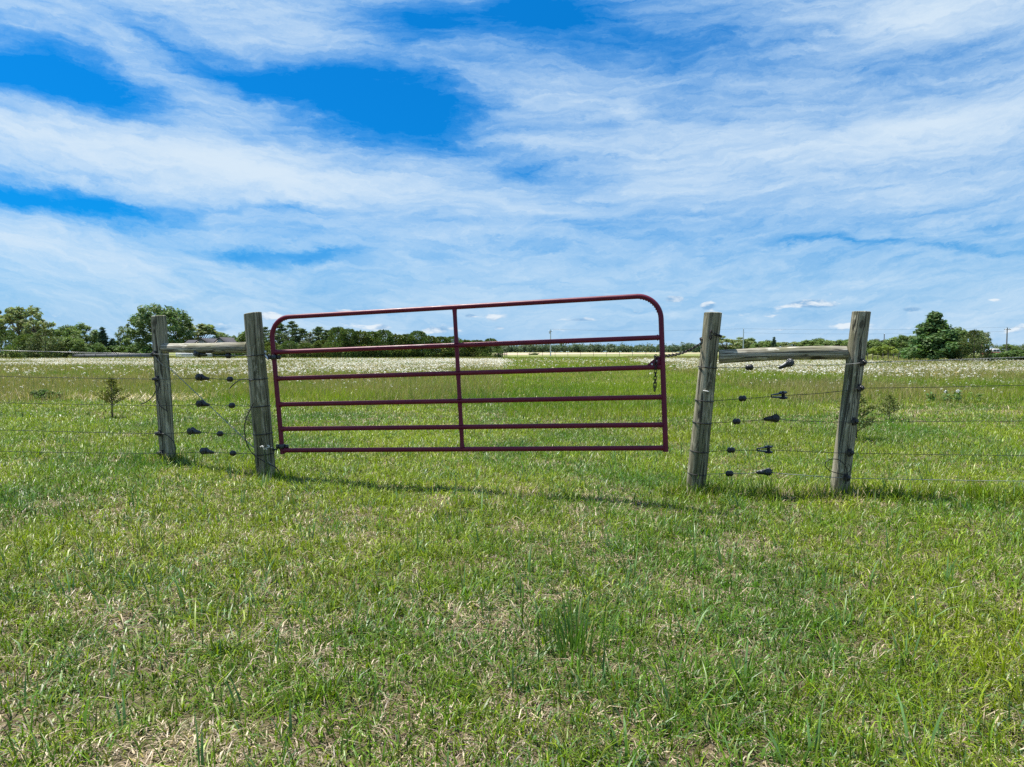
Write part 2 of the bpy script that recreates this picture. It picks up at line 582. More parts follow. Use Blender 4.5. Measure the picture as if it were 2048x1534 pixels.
# ground: thatch near, meadow, then stubble fields to the horizon
m, q, out = new_mat('earth')
b = q.node('ShaderNodeBsdfPrincipled')
geo = q.node('ShaderNodeNewGeometry')
pos = geo.outputs['Position']
px_, py_, pz_ = q.sep(pos)
nA = q.noise(pos, 38, 6, 0.7)
nB = q.noise(pos, 1.4, 5, 0.6)
nC = q.noise(q.mapping(pos, scale=(0.05, 0.10, 1)), 1.0, 6, 0.6)
near_c = q.ramp(nA, [(0.32, (0.035, 0.026, 0.018)), (0.52, (0.12, 0.095, 0.055)), (0.72, (0.26, 0.20, 0.13))])
near_c = q.mix(q.rng(nB, 0.45, 0.7, 0.0, 0.5), near_c, col(0.07, 0.11, 0.025))
mead = q.ramp(nC, [(0.35, (0.12, 0.15, 0.035)), (0.5, (0.18, 0.18, 0.06)), (0.68, (0.27, 0.23, 0.12))])
mead = q.mix(q.rng(q.noise(pos, 3.0, 5, 0.7), 0.4, 0.7, 0.0, 0.6), mead, col(0.11, 0.13, 0.035))
far_g = q.ramp(q.noise(q.mapping(pos, scale=(0.006, 0.02, 1)), 1.0, 4, 0.6), [(0.4, (0.13, 0.17, 0.05)), (0.62, (0.22, 0.21, 0.10))])
stub = q.ramp(q.noise(q.mapping(pos, scale=(0.02, 0.08, 1)), 1.0, 4, 0.6), [(0.35, (0.36, 0.28, 0.21)), (0.65, (0.43, 0.35, 0.27))])
edge = q.m('ADD', py_, q.m('MULTIPLY', px_, -1.6))
fld = q.m('MULTIPLY', q.m('MULTIPLY', q.rng(edge, 255, 275), q.rng(px_, -14, -6)), q.rng(py_, 640, 700, 1.0, 0.0))
c = q.mix(q.rng(py_, 12, 30), near_c, mead)
c = q.mix(q.rng(py_, 120, 180), c, far_g)
c = q.mix(fld, c, stub)
q.put(b.inputs['Base Color'], c)
b.inputs['Roughness'].default_value = 1.0
b.inputs['Specular IOR Level'].default_value = 0.1
bp = q.node('ShaderNodeBump')
bp.inputs['Strength'].default_value = 0.8
bp.inputs['Distance'].default_value = 0.02
q.put(bp.inputs['Height'], nA)
q.put(b.inputs['Normal'], bp.outputs[0])
q.t.links.new(b.outputs[0], out.inputs[0])

# ------------------------------------------------------------------ ground sheet
xs = np.unique(np.concatenate([np.arange(-12, 12.01, 0.16), np.arange(-60, 60.1, 3), np.linspace(-300, 300, 41), np.linspace(-2500, 2500, 41)]).round(3))
ys = np.unique(np.concatenate([np.arange(-2, 24.01, 0.16), np.arange(24, 130, 3), np.linspace(130, 800, 40), np.linspace(-300, 2500, 30)]).round(3))
XX, YY = np.meshgrid(xs, ys, indexing='ij')
ZZ = gz(XX, YY)
Vg = np.stack([XX.ravel(), YY.ravel(), ZZ.ravel()], 1)
nx, ny = len(xs), len(ys)
ii, jj = np.meshgrid(np.arange(nx - 1), np.arange(ny - 1), indexing='ij')
a0 = (ii * ny + jj).ravel()
Fg = np.stack([a0, a0 + ny, a0 + ny + 1, a0 + 1], 1)
ground = obj_from_mesh('ground', make_mesh('ground', Vg, Fg, 'earth', smooth=True))
tag(ground, kind='structure')

# ------------------------------------------------------------------ grass
LINE = [((-14.0, 7.6), (-3.58, 7.4)), ((-3.58, 7.4), (-2.22, 6.6)), ((1.55, 6.3), (2.85, 6.0)), ((2.85, 6.0), (8.0, 5.0))]
FEET = [(-3.58, 7.4), (-2.22, 6.6), (1.62, 6.3), (2.78, 6.0)]


def d_line(x, y, segs):
    best = np.full(len(x), 1e9)
    for (ax, ay_), (bx, by) in segs:
        ux, uy = bx - ax, by - ay_
        t = np.clip(((x - ax) * ux + (y - ay_) * uy) / (ux * ux + uy * uy), 0, 1)
        best = np.minimum(best, np.hypot(x - ax - t * ux, y - ay_ - t * uy))
    return best


PAL = dict(yellow=(0.232, 0.305, 0.010), mid=(0.078, 0.182, 0.008), blue=(0.095, 0.180, 0.055), straw=(0.52, 0.43, 0.28),
           pink=(0.33, 0.245, 0.18), olive=(0.15, 0.165, 0.035), dark=(0.05, 0.095, 0.02))
PAL = {k: np.array(v) for k, v in PAL.items()}


def blades(x, y, h, w, lean, azi, colr, seg=2):
    """n curved tapering blades -> V, F, colours"""
    n = len(x)
    z = gz(x, y) - 0.006
    face = azi + PI / 2 + RS.normal(0, 0.5, n)
    ca, sa, cf, sf = np.cos(azi), np.sin(azi), np.cos(face), np.sin(face)
    ts = np.linspace(0, 1, seg + 1)
    rows = []
    for t in ts:
        off = lean * h * (t ** 1.6)
        zz = h * np.sqrt(np.maximum(1 - np.minimum(lean, 0.97) ** 2 * t, 0.04)) * t
        cxp, cyp = x + ca * off, y + sa * off
        ww = w * 0.5 * (1.0 if t < 0.01 else (1 - t ** 2.2 * 0.85))
        if t < 0.999:
            rows.append(np.stack([cxp - cf * ww, cyp - sf * ww, z + zz], 1))
            rows.append(np.stack([cxp + cf * ww, cyp + sf * ww, z + zz], 1))
        else:
            rows.append(np.stack([cxp, cyp, z + zz], 1))
    k = len(rows)
    V = np.stack(rows, 1).reshape(-1, 3)
    base = (np.arange(n) * k)[:, None]
    tri = []
    for s in range(seg - 1):
        tri += [(2 * s, 2 * s + 1, 2 * s + 3), (2 * s, 2 * s + 3, 2 * s + 2)]
    tri.append((2 * (seg - 1), 2 * (seg - 1) + 1, 2 * seg))
    Fq = (base[:, None, :] + np.array(tri)[None, :, :]).reshape(-1, 3)
    return V, Fq, np.repeat(colr, k, axis=0)


def mixc(a, b, f):
    return a * (1 - f[:, None]) + b * f[:, None]


def lawn(x, y, wmul, hmul=1.0, seg=2, clump=None):
    gap = fbm(x, y, 6.5, 3, 19)
    keep = RS.rand(len(x)) < np.clip(0.65 + (gap - 0.40) * 5.0, 0.5, 1)
    x, y = x[keep], y[keep]
    clump = clump[keep] if clump is not None else None
    n = len(x)
    dry = fbm(x, y, 1.1, 4, 1)
    dry2 = fbm(x, y, 5.0, 3, 2)
    hue = fbm(x, y, 0.8, 3, 7)
    blu = fbm(x, y, 2.2, 3, 9)
    big = fbm(x, y, 0.35, 3, 12)
    dl = d_line(x, y, LINE[2:])
    dl_all = d_line(x, y, LINE)
    rough_strip = np.exp(-(dl / 0.22) ** 2)
    straw_line = np.exp(-((y - 17.5 - 1.2 * (fbm(x, y, 0.3, 2, 15) - 0.5)) / 1.5) ** 2) * sstep(-3, -7, x) \
        + 0.55 * np.exp(-((y - 14.0) / 1.6) ** 2) * sstep(2.0, 5.0, x)
    pd = 0.235 + 0.75 * np.clip(dry - 0.5, -0.25, 0.4) + 1.15 * np.clip(dry2 - 0.5, -0.3, 0.4) + 0.05 * (1 - sstep(2.0, 5.0, y)) \
        + 0.25 * rough_strip + 0.75 * straw_line - 0.05 * sstep(3.0, 5.0, y) - 0.17 * sstep(5.5, 7.5, y)
    is_dry = RS.rand(n) < np.clip(pd, 0.06, 0.88)
    r = RS.rand(n)
    c = mixc(PAL['mid'][None].repeat(n, 0), PAL['yellow'], np.clip((hue - 0.24) * 2.4 + RS.normal(0, 0.28, n), 0, 1))
    isb = RS.rand(n) < np.clip(0.10 + 0.9 * (blu - 0.5), 0.02, 0.3)
    c[isb] = PAL['blue'] * RS.uniform(0.8, 1.35, isb.sum())[:, None]
    iso = r < 0.16
    c[iso] = PAL['olive']
    dryc = mixc(PAL['pink'][None].repeat(n, 0), PAL['straw'], np.clip(RS.rand(n) * 1.25, 0, 1))
    c = np.where(is_dry[:, None], dryc, c)
    c = c * (RS.uniform(0.42, 1.45, n))[:, None] * (0.90 + 0.3 * (big - 0.35))[:, None]
    h = RS.gamma(5, 0.0108, n) * (0.75 + 0.6 * fbm(x, y, 1.7, 2, 4)) * hmul
    lean = np.clip(RS.normal(0.80, 0.30, n), 0.05, 1.3)
    h = np.where(is_dry, h * RS.uniform(0.5, 0.95, n), h)
    lean = np.where(is_dry, np.clip(lean + 0.55, 0, 1.6), lean)
    h *= 1 + 0.7 * rough_strip + 0.3 * np.exp(-(dl_all / 0.25) ** 2)
    lean = lean * (1 - 0.4 * rough_strip)
    w = RS.uniform(0.0030, 0.0070, n) * wmul
    w = np.where(isb & ~is_dry, w * 1.35, w)
    w = np.where(is_dry, w * 0.85, w)
    azi = RS.uniform(0, 2 * PI, n)
    if clump is not None:
        azi = np.where(RS.rand(n) < 0.75, clump + RS.normal(0, 0.6, n), azi)
    return blades(x, y, h, w, lean, azi, c, seg)


def scatter(y0, y1, dens, pad=1.4, half=0.74):
    """uniform points over the strip of ground between y0 and y1"""
    area_w = lambda yy: half * yy + pad
    n = int(dens * (y1 - y0) * (area_w(y0) + area_w(y1)))
    y = RS.uniform(y0, y1, n * 2)
    keep = RS.rand(n * 2) < area_w(y) / area_w(y1)
    y = y[keep]
    y = y[:n] if len(y) > n else y
    x = RS.uniform(-1, 1, len(y)) * area_w(y)
    return x, y


def clumped(y0, y1, dens, per, rad):
    cx_, cy_ = scatter(y0, y1, dens / per)
    x = np.repeat(cx_, per)
    y = np.repeat(cy_, per)
    a = RS.uniform(0, 2 * PI, len(x))
    r = rad * np.sqrt(RS.rand(len(x)))
    return x + np.cos(a) * r, y + np.sin(a) * r, a


parts = []
for (y0, y1, d1, d2, wm, per, rad) in [(0.9, 2.8, 3600, 6800, 1.0, 13, 0.045), (2.8, 4.6, 3200, 6000, 1.1, 13, 0.05),
                                       (4.6, 7.2, 2600, 4200, 1.25, 12, 0.055), (7.2, 11.0, 2500, 2900, 1.4, 10, 0.07),
                                       (11.0, 17.0, 950, 1150, 2.0, 8, 0.10), (17.0, 27.0, 320, 370, 3.0, 7, 0.16)]:
    x, y = scatter(y0, y1, d1)
    parts.append(lawn(x, y, wm, seg=2))
    x, y, a = clumped(y0, y1, d2, per, rad)
    parts.append(lawn(x, y, wm, 1.15, 2, a))
# matted thatch: short dead bits lying flat, straw to grey tan
for (y0, y1, d, wm) in [(0.9, 3.2, 2900, 1.0), (3.2, 5.5, 1800, 1.1), (5.5, 7.5, 800, 1.3)]:
    x, y = scatter(y0, y1, d)
    k = RS.rand(len(x)) < np.clip(0.45 + 2.4 * (fbm(x, y, 3.2, 3, 71) - 0.5), 0.1, 1)
    x, y = x[k], y[k]
    n = len(x)
    cc = mixc(np.array([0.30, 0.24, 0.19])[None].repeat(n, 0), np.array([0.58, 0.49, 0.36]), RS.rand(n) ** 1.9) * RS.uniform(0.6, 1.15, n)[:, None]
    parts.append(blades(x, y, RS.uniform(0.018, 0.055, n), RS.uniform(0.002, 0.0048, n) * wm, RS.uniform(0.8, 1.9, n), RS.uniform(0, 2 * PI, n), cc, 2))
# small broad weed leaves in loose patches
x, y = scatter(1.2, 7.5, 260)
k = fbm(x, y, 1.3, 3, 81) > 0.57
x, y = np.repeat(x[k], 4), np.repeat(y[k], 4)
n = len(x)
a = RS.uniform(0, 2 * PI, n)
cc = np.array([0.10, 0.20, 0.045])[None] * RS.uniform(0.7, 1.35, n)[:, None]
parts.append(blades(x, y, RS.uniform(0.018, 0.040, n), RS.uniform(0.010, 0.018, n), RS.uniform(0.7, 1.1, n), a, cc, 3))
# uncut blades round the foot of each post
for (fx, fy) in FEET:
    n = 420
    a = RS.uniform(0, 2 * PI, n)
    r = 0.085 + np.abs(RS.normal(0, 0.10, n))
    x, y = fx + np.cos(a) * r, fy + np.sin(a) * r
    cc = np.where((RS.rand(n) < 0.3)[:, None], PAL['straw'], mixc(PAL['mid'][None].repeat(n, 0), PAL['yellow'], RS.rand(n)))
    parts.append(blades(x, y, RS.uniform(0.04, 0.15, n), RS.uniform(0.004, 0.008, n), np.clip(RS.normal(0.4, 0.2, n), 0.05, 1), RS.uniform(0, 2 * PI, n), cc * RS.uniform(0.8, 1.2, n)[:, None], 3))
# scattered taller broad blue-green blades
x, y, a = clumped(1.4, 9.0, 26, 5, 0.06)
n = len(x)
parts.append(blades(x, y, RS.uniform(0.10, 0.20, n), RS.uniform(0.006, 0.011, n), np.clip(RS.normal(0.5, 0.2, n), 0.1, 1), a, (PAL['blue'] * 1.05)[None] * RS.uniform(0.8, 1.4, n)[:, None], 3))


def join(parts):
    V, Fc, Cc, n = [], [], [], 0
    for v, f, c in parts:
        V.append(v); Fc.append(f + n); Cc.append(c); n += len(v)
    return np.concatenate(V), np.concatenate(Fc), np.concatenate(Cc)


V, Fc, Cc = join(parts)
grass = obj_from_mesh('grass', make_mesh('grass', V, Fc, 'grass_blades', Cc))
tag(grass, 'short green lawn grass mixed with dry straw around the gate', 'grass', kind='stuff')
print('grass tris', len(Fc))


# meadow of taller grass beyond the mown strip
def path_mask(x, y):
    """1 on the mown track leading away behind the gate"""
    cxp = 2.2 + 0.055 * y
    hw = 2.2 + 0.075 * y
    return 1 - sstep(0.75, 1.15, np.abs(x - cxp) / hw)


def meadow(y0, y1, dens, wid, hh):
    x, y = scatter(y0, y1, dens, 3.0, 0.78)
    n0 = len(x)
    pm = path_mask(x, y)
    tall = sstep(14.0, 19.5, y + 3.0 * (fbm(x, y, 0.25, 3, 21) - 0.5)) * (1 - pm)
    keep = RS.rand(n0) < np.where(pm > 0.5, 0.65, np.clip(tall, 0.05, 1))
    x, y, pm, tall = x[keep], y[keep], pm[keep], tall[keep]
    n = len(x)
    dry = fbm(x, y, 0.16, 4, 31)
    gre = fbm(x, y, 0.35, 3, 35)
    gc = mixc(PAL['mid'][None].repeat(n, 0) * 0.95, PAL['yellow'], np.clip(gre * 1.6 - 0.35 + RS.normal(0, .2, n), 0, 1))
    oc = mixc(PAL['olive'][None].repeat(n, 0), np.array([0.36, 0.29, 0.15]), RS.rand(n))
    isd = RS.rand(n) < np.clip(0.54 + 2.6 * (dry - 0.5) + 0.42 * sstep(22, 45, y), 0.06, 0.85) * np.where(pm > 0.5, 0.45, 1)
    c = np.where(isd[:, None], oc, gc) * RS.uniform(0.75, 1.3, n)[:, None]
    h = hh * RS.uniform(0.45, 1.1, n) * (0.35 + 0.65 * tall) * (0.6 + 0.8 * fbm(x, y, 0.5, 3, 41))
    h = np.where(pm > 0.5, 0.16 * RS.uniform(0.6, 1.3, n), h)
    return blades(x, y, h, wid * RS.uniform(0.6, 1.4, n), np.clip(RS.normal(0.35, 0.22, n), 0, 1), RS.uniform(0, 2 * PI, n), c, 2)


parts = [meadow(13, 24, 560, 0.008, 0.34), meadow(24, 40, 230, 0.014, 0.40), meadow(40, 75, 75, 0.028, 0.40), meadow(75, 160, 13, 0.075, 0.36)]
V, Fc, Cc = join(parts)
mg = obj_from_mesh('meadow_grass', make_mesh('meadow_grass', V, Fc, 'grass_blades', Cc))
tag(mg, 'taller unmown meadow grass beyond the fence', 'grass', kind='stuff')
print('meadow tris', len(Fc))

# pale heaps of dead straw along the mowing edge
n = 2900
x = np.where(RS.rand(n) < 0.86, RS.uniform(-14.5, -7.2, n), RS.uniform(4.5, 13.5, n))
y = np.where(x < 0, 17.6, 14.5) + RS.normal(0, 0.75, n) + np.where(x > 0, 0, 0.6 * np.sin(x))
keep = RS.rand(n) < sstep(0.38, 0.62, fbm(x, y, 0.5, 3, 51)) + 0.06
x, y = x[keep], y[keep]
n = len(x)
cc = mixc(PAL['straw'][None].repeat(n, 0), np.array([0.58, 0.47, 0.33]), RS.rand(n))
V, Fc, Cc = blades(x, y, RS.uniform(0.10, 0.36, n) * np.where(x < 0, 1, 0.6), RS.uniform(0.006, 0.015, n), np.clip(RS.normal(1.0, 0.3, n), 0.3, 1.6), RS.uniform(0, 2 * PI, n), cc, 3)
st = obj_from_mesh('dry_straw', make_mesh('dry_straw', V, Fc, 'grass_blades', Cc))
tag(st, 'pale dead straw lying along the edge of the mown strip', 'straw', kind='stuff')


# white wild flowers standing in the meadow
def flowers(n, gen, size):
    x, y = gen(n)
    pm = path_mask(x, y)
    patch = fbm(x, y, 0.12, 4, 61)
    keep = (RS.rand(len(x)) < np.clip((0.62 * patch + 0.38 * fbm(x, y, 0.55, 3, 67) - 0.42) * 5.0, 0.03, 1)) & (RS.rand(len(x)) > pm * 0.96)
    x, y = x[keep], y[keep]
    n = len(x)
    z = gz(x, y) + RS.uniform(0.18, 0.40, n)
    K = 5
    px = (x[:, None] + RS.normal(0, 1, (n, K)) * size * 0.7)
    py = (y[:, None] + RS.normal(0, 1, (n, K)) * size * 0.7)
    pz = (z[:, None] + RS.normal(0, 1, (n, K)) * size * 0.55)
    a = RS.uniform(0, 2 * PI, (n, K))
    t = RS.normal(0, 0.6, (n, K))
    s = size * RS.uniform(0.22, 0.5, (n, K)) * (0.6 + 0.8 * RS.rand(n))[:, None]
    ux, uy, uz = np.cos(a) * s, np.sin(a) * s, np.sin(t) * s * 0.6
    vx, vy, vz = -np.sin(a) * s, np.cos(a) * s, np.cos(t * 1.7) * s * 0.6
    q_ = []
    for (i, j) in ((-1, -1), (1, -1), (1, 1), (-1, 1)):
        q_.append(np.stack([px + i * ux + j * vx, py + i * uy + j * vy, pz + i * uz + j * vz], -1))
    V = np.stack(q_, 2).reshape(-1, 3)
    Fq = np.arange(len(V)).reshape(-1, 4)
    white = RS.rand(n) < 0.72
    c = np.where(white[:, None], np.array([0.66, 0.66, 0.61]), np.array([0.42, 0.35, 0.16]))
    c = c * RS.uniform(0.8, 1.0, n)[:, None]
    return V, Fq, np.repeat(c, K * 4, axis=0)


def gen_left(n):
    y = 28 + 60 * RS.rand(n) ** 0.7
    return (RS.uniform(-0.80, 0.10, n) + np.abs(RS.normal(0, 0.05, n))) * y, y


def gen_right(n):
    y = 26 + 50 * RS.rand(n) ** 0.7
    return (RS.uniform(0.30, 0.82, n) - np.abs(RS.normal(0, 0.06, n))) * y, y


def gen_far(n):
    y = RS.uniform(60, 92, n)
    return RS.normal(0.12, 0.14, n) * y, y


def gen_near(n):
    y = RS.uniform(17, 30, n)
    return RS.uniform(-0.8, 0.8, n) * y, y


fl = [flowers(80000, gen_left, 0.042), flowers(34000, gen_right, 0.037), flowers(12000, gen_far, 0.055), flowers(2200, gen_near, 0.018)]
V, Fc, Cc = join(fl)
fo = obj_from_mesh('wildflowers', make_mesh('wildflowers', V, Fc, 'petals', Cc))
tag(fo, 'drifts of white wildflowers across the meadow behind the gate', 'wildflowers', kind='stuff')


# ------------------------------------------------------------------ fence posts, rails
def timber(name, p0, p1, r0, r1, mat, seed, bury=0.0, crack=None, bend=0.0, chamfer=0.006, skew=0.0):
    """round weathered log from p0 to p1 with grain along its own z axis"""
    p0, p1 = Vector(p0), Vector(p1)
    ax = (p1 - p0).normalized()
    L = (p1 - p0).length + bury
    base = p0 - ax * bury
    R = Vector((0, 0, 1)).rotation_difference(ax).to_matrix().to_4x4()
    M = Matrix.Translation(base) @ R
    rng = np.random.RandomState(seed)
    seg, ring = 44, 46
    th = np.linspace(0, 2 * PI, seg, endpoint=False)
    zs = np.concatenate([[0, 0.004], np.linspace(0.012, L - 0.012, ring), [L - 0.004, L]])
    ph = rng.rand(6) * 6.28
    V = []
    for z in zs:
        f = z / L
        r = r0 + (r1 - r0) * f
        rr = r * (1 + 0.022 * np.sin(2 * th + ph[0] + f * 2) + 0.014 * np.sin(3 * th + ph[1] - f * 3) + 0.010 * np.sin(5 * th + ph[2] + 5 * f))
        rr = rr * (1 + 0.022 * math.sin(7 * f + ph[3]) + 0.014 * math.sin(17 * f + ph[4]))
        if crack is not None:
            for (ct, dep, wob) in crack:
                d = (th - (ct + wob * math.sin(4 * f + ph[5])) + PI) % (2 * PI) - PI
                rr = rr - dep * np.exp(-(d / 0.07) ** 2)
        if z < 0.003 or z > L - 0.003:
            rr = rr - chamfer
        off = bend * math.sin(PI * f)
        zz = np.full(seg, z) + (skew * np.cos(th) if z > L - 0.012 else 0)
        V.append(np.stack([rr * np.cos(th) + off, rr * np.sin(th), zz], 1))
    nr = len(zs)
    V = np.concatenate(V + [np.array([[0, 0, 0], [0, 0, L]])])
    F4 = [(i * seg + k, i * seg + (k + 1) % seg, (i + 1) * seg + (k + 1) % seg, (i + 1) * seg + k) for i in range(nr - 1) for k in range(seg)]
    c0, c1_ = nr * seg, nr * seg + 1
    F3 = [(c0, (k + 1) % seg, k) for k in range(seg)] + [(c1_, (nr - 1) * seg + k, (nr - 1) * seg + (k + 1) % seg) for k in range(seg)]
    me = make_mesh(name, V, [np.array(F4), np.array(F3)], mat, smooth=True)
    me.set_sharp_from_angle(angle=math.radians(50))
    o = bpy.data.objects.new(name, me)
    C.objects.link(o)
    o.matrix_world = M
    ROOTM[o.name] = M
    return o


D1, D2, D3, D4 = 7.4, 6.6, 6.3, 6.0
POST = {}


def fence_post(key, top, foot, D, r, mat, seed, label, crack, skew):
    a, b_ = at(foot[0], foot[1], D), at(top[0], top[1], D)
    o = timber('fence_post', a, b_, r * 1.04, r * 0.95, mat, seed, bury=0.25, crack=crack, skew=skew)
    tag(o, label, 'fence post', 'weathered round posts beside the gate')
    POST[key] = (a, b_, r)
    return o


post_a = fence_post('a', (317, 632), (336.5, 921), D1, 0.076, 'post_wood_grey', 3, 'grey leaning wooden post at the outer end of the left rail, thinnest of the four', [(4.6, 0.006, 0.1)], 0.004)
post_b = fence_post('b', (505, 626), (533, 952), D2, 0.083, 'post_wood', 4, 'weathered wooden post that the maroon gate is hinged on', [(4.9, 0.008, 0.25)], 0.006)
post_c = fence_post('c', (1426, 625), (1390, 988), D3, 0.079, 'post_wood', 5, 'leaning wooden post with the gate chain looped around it', [(4.75, 0.009, 0.05)], 0.004)
post_d = fence_post('d', (1723, 623), (1678, 985), D4, 0.075, 'post_wood_grey', 6, 'leaning wooden post at the far right with a black cable loop near its foot', [(4.5, 0.005, 0.1), (5.3, 0.006, 0.05)], 0.005)


def on_post(key, py):
    """axis point of a post at photo height py"""
    a, b_, r = POST[key]
    lo, hi = 0.0, 1.0
    for _ in range(40):
        mid = (lo + hi) / 2
        p = a.lerp(b_, mid)
        v = CY - F * (((p.z - H) * math.cos(PHI) + p.y * math.sin(PHI)) / (p.y * math.cos(PHI) - (p.z - H) * math.sin(PHI)))
        if v > py: lo = mid
        else: hi = mid
    return a.lerp(b_, lo)


ra, rb = on_post('a', 696), on_post('b', 694.5)
u = (rb - ra).normalized()
rail_l = timber('brace_rail', ra + u * 0.066, rb - u * 0.075, 0.049, 0.054, 'rail_wood', 8, crack=[(2.2, 0.006, 0.1), (0.6, 0.005, 0.2)], bend=0.006, skew=0.01)
tag(rail_l, 'horizontal wooden rail between the two posts left of the gate, with slanting cracks', 'rail', 'brace rails between paired posts')
ra, rb = on_post('c', 714), on_post('d', 705)
u = (rb - ra).normalized()
rail_r = timber('brace_rail', ra + u * 0.088, rb - u * 0.066, 0.059, 0.056, 'rail_wood', 9, crack=[(1.2, 0.006, 0.1), (2.9, 0.008, 0.2)], bend=-0.012, skew=0.012)
tag(rail_r, 'longer slightly bent wooden rail between the two posts right of the gate', 'rail', 'brace rails between paired posts')

# white staple on the chain post
s = Shape()
p = on_post('c', 781)
s.tube([p + Vector((-0.004 - 0.035, -0.079, 0.003)), p + Vector((-0.034, -0.083, 0.003)), p + Vector((0.004, -0.0855, -0.004)), p + Vector((0.008, -0.079, -0.005))], 0.0045, 8)
s.build('staple', 'white_plastic', post_c)

# ------------------------------------------------------------------ the maroon gate
TL, BL = at(541, 636, 6.60), at(565, 905, 6.55)
TR, BR = at(1320.5, 590, 5.85), at(1331.5, 900, 5.75)


def gp(u, v):
    return (TL.lerp(TR, u)).lerp(BL.lerp(BR, u), v)


gate = empty('farm_gate', gp(0.5, 1.0))
tag(gate, 'maroon tubular metal farm gate with rounded top corners, hanging tilted between two posts', 'gate')
RT = 0.0215
R0 = 0.19
gw, gh = (TR - TL).length, (TL - BL).length
path = [gp(0, 1.012)]
for k in range(1, 14):
    path.append(gp(0, 1.012 + (R0 / gh - 1.012) * k / 13))
for k in range(1, 13):
    a = PI / 2 * k / 12
    path.append(gp((R0 / gw) * (1 - math.cos(a)), (R0 / gh) * (1 - math.sin(a))))
for k in range(1, 30):
    path.append(gp(R0 / gw + (1 - 2 * R0 / gw) * k / 29, 0))
for k in range(1, 13):
    a = PI / 2 * k / 12
    path.append(gp(1 - R0 / gw + (R0 / gw) * math.sin(a), (R0 / gh) * (1 - math.cos(a))))
for k in range(1, 14):
    path.append(gp(1, R0 / gh + (1.012 - R0 / gh) * k / 13))
s = Shape()
s.tube(path, RT, 20)
# crimp wrinkles inside the two top bends
hoop = s.build('hoop_frame', 'maroon_paint', gate)
for cx_, sgn in ((0, 1), (1, -1)):
    s = Shape()
    for k in range(3, 12):
        a = PI / 2 * (k - 0.5) / 12
        ru, rv = R0 / gw - 0.0200 / gw, R0 / gh - 0.0200 / gh
        u_ = (R0 / gw) - ru * math.cos(a)
        v_ = (R0 / gh) - rv * math.sin(a)
        p = gp(u_ if sgn > 0 else 1 - u_, v_)
        s.lathe(p + Vector((0, -0.012, 0)), (0, 1, 0), [(0, 0.002), (0.004, 0.0055), (0.020, 0.0055), (0.024, 0.002)], 8)
    s.build('bend_crimp', 'maroon_paint', hoop)
BARS = [(0.255, 0.275), (0.451, 0.466), (0.643, 0.660), (0.825, 0.838), (0.984, 0.987)]
for (vl, vr) in BARS:
    s = Shape()
    a, b_ = gp(0.004, vl), gp(0.996, vr)
    s.tube([a.lerp(b_, k / 24) for k in range(25)], RT * 0.97, 18)
    # weld beads where the bar meets the frame
    d = (b_ - a).normalized()
    s.lathe(a + d * 0.014, d, [(0, 0.0245), (0.006, 0.026), (0.012, 0.0215)], 16)
    s.lathe(b_ - d * 0.026, d, [(0, 0.0215), (0.006, 0.026), (0.012, 0.0245)], 16)
    s.build('bar', 'maroon_paint', gate)
s = Shape()
off = Vector((0, -0.006, 0))
UB = 0.5025
cut = [0.0] + [a + (b_ - a) * UB for a, b_ in BARS]
for a, b_ in zip(cut[:-1], cut[1:]):
    p, q2 = gp(UB, a) + off, gp(UB, b_) + off
    d = (q2 - p).normalized()
    L = (q2 - p).length
    # flattened ends like a crushed tube
    Lp = [p + d * t for t in (0.016, 0.03, 0.06, L * 0.5, L - 0.06, L - 0.03, L - 0.016)]
    s.tube(Lp, [0.022, 0.0205, 0.0185, 0.018, 0.0185, 0.0205, 0.022], 16)
s.build('centre_brace', 'maroon_paint', gate)
# hinges
for (v, hx, hy) in ((0.292, 531, 704.5), (0.955, 549, 899.5)):
    p = gp(0, v)
    s = Shape()
    ax = (gp(0, v - 0.05) - gp(0, v + 0.05)).normalized()
    s.lathe(p - ax * 0.022, ax, [(0, 0.0275), (0.001, 0.0295), (0.043, 0.0295), (0.044, 0.0275)], 20)
    s.box(p + Vector((0.046, -0.004, 0.0)), 0.034, 0.012, 0.036)
    s.lathe(p + Vector((0.047, -0.022, 0.0)), (0, 1, 0), [(0, 0.004), (0.001, 0.010), (0.009, 0.010), (0.01, 0.004)], 6)
    s.box(p + Vector((-0.040, 0.0, 0.0)), 0.026, 0.016, 0.036)
    s.build('hinge_clamp', 'dark_metal', gate, smooth=False)
    s = Shape()
    a = on_post('b', hy) + Vector((0.055, 0, 0))
    b_ = p + Vector((-0.046, 0.0, -0.020 if v < 0.5 else -0.030))
    s.tube([a, a.lerp(b_, 0.6), b_ + Vector((-0.006, 0, 0)), b_ + Vector((0.0, 0, 0.006)), b_ + Vector((0.002, 0, 0.05))], [0.0085, 0.0085, 0.0085, 0.008, 0.0075], 10)
    s.lathe(a + Vector((0.028, 0, 0)), (1, 0, 0), [(0, 0.008), (0.001, 0.017), (0.009, 0.017), (0.01, 0.008)], 6)
    s.build('screw_hook', 'zinc' if v < 0.5 else 'dark_metal', post_b)
# chain bracket: triangular plate with holes in the corner above the second bar
s = Shape()
pl = [gp(0.9985, 0.41), gp(0.989, 0.395), gp(0.965, 0.448), gp(0.965, 0.462), gp(0.9985, 0.458)]
nrm = (TR - TL).cross(BL - TL).normalized()
s.prism([p_ - nrm * 0.010 for p_ in pl], nrm * 0.006)
s.build('chain_bracket', 'maroon_paint', gate, smooth=False)
s = Shape()
for (u_, v_) in ((0.9855, 0.425), (0.9755, 0.447)):
    s.lathe(gp(u_, v_) - nrm * 0.016, nrm, [(0, 0.003), (0.001, 0.0085), (0.006, 0.0085)], 12)
s.build('bolt', 'zinc', gate)


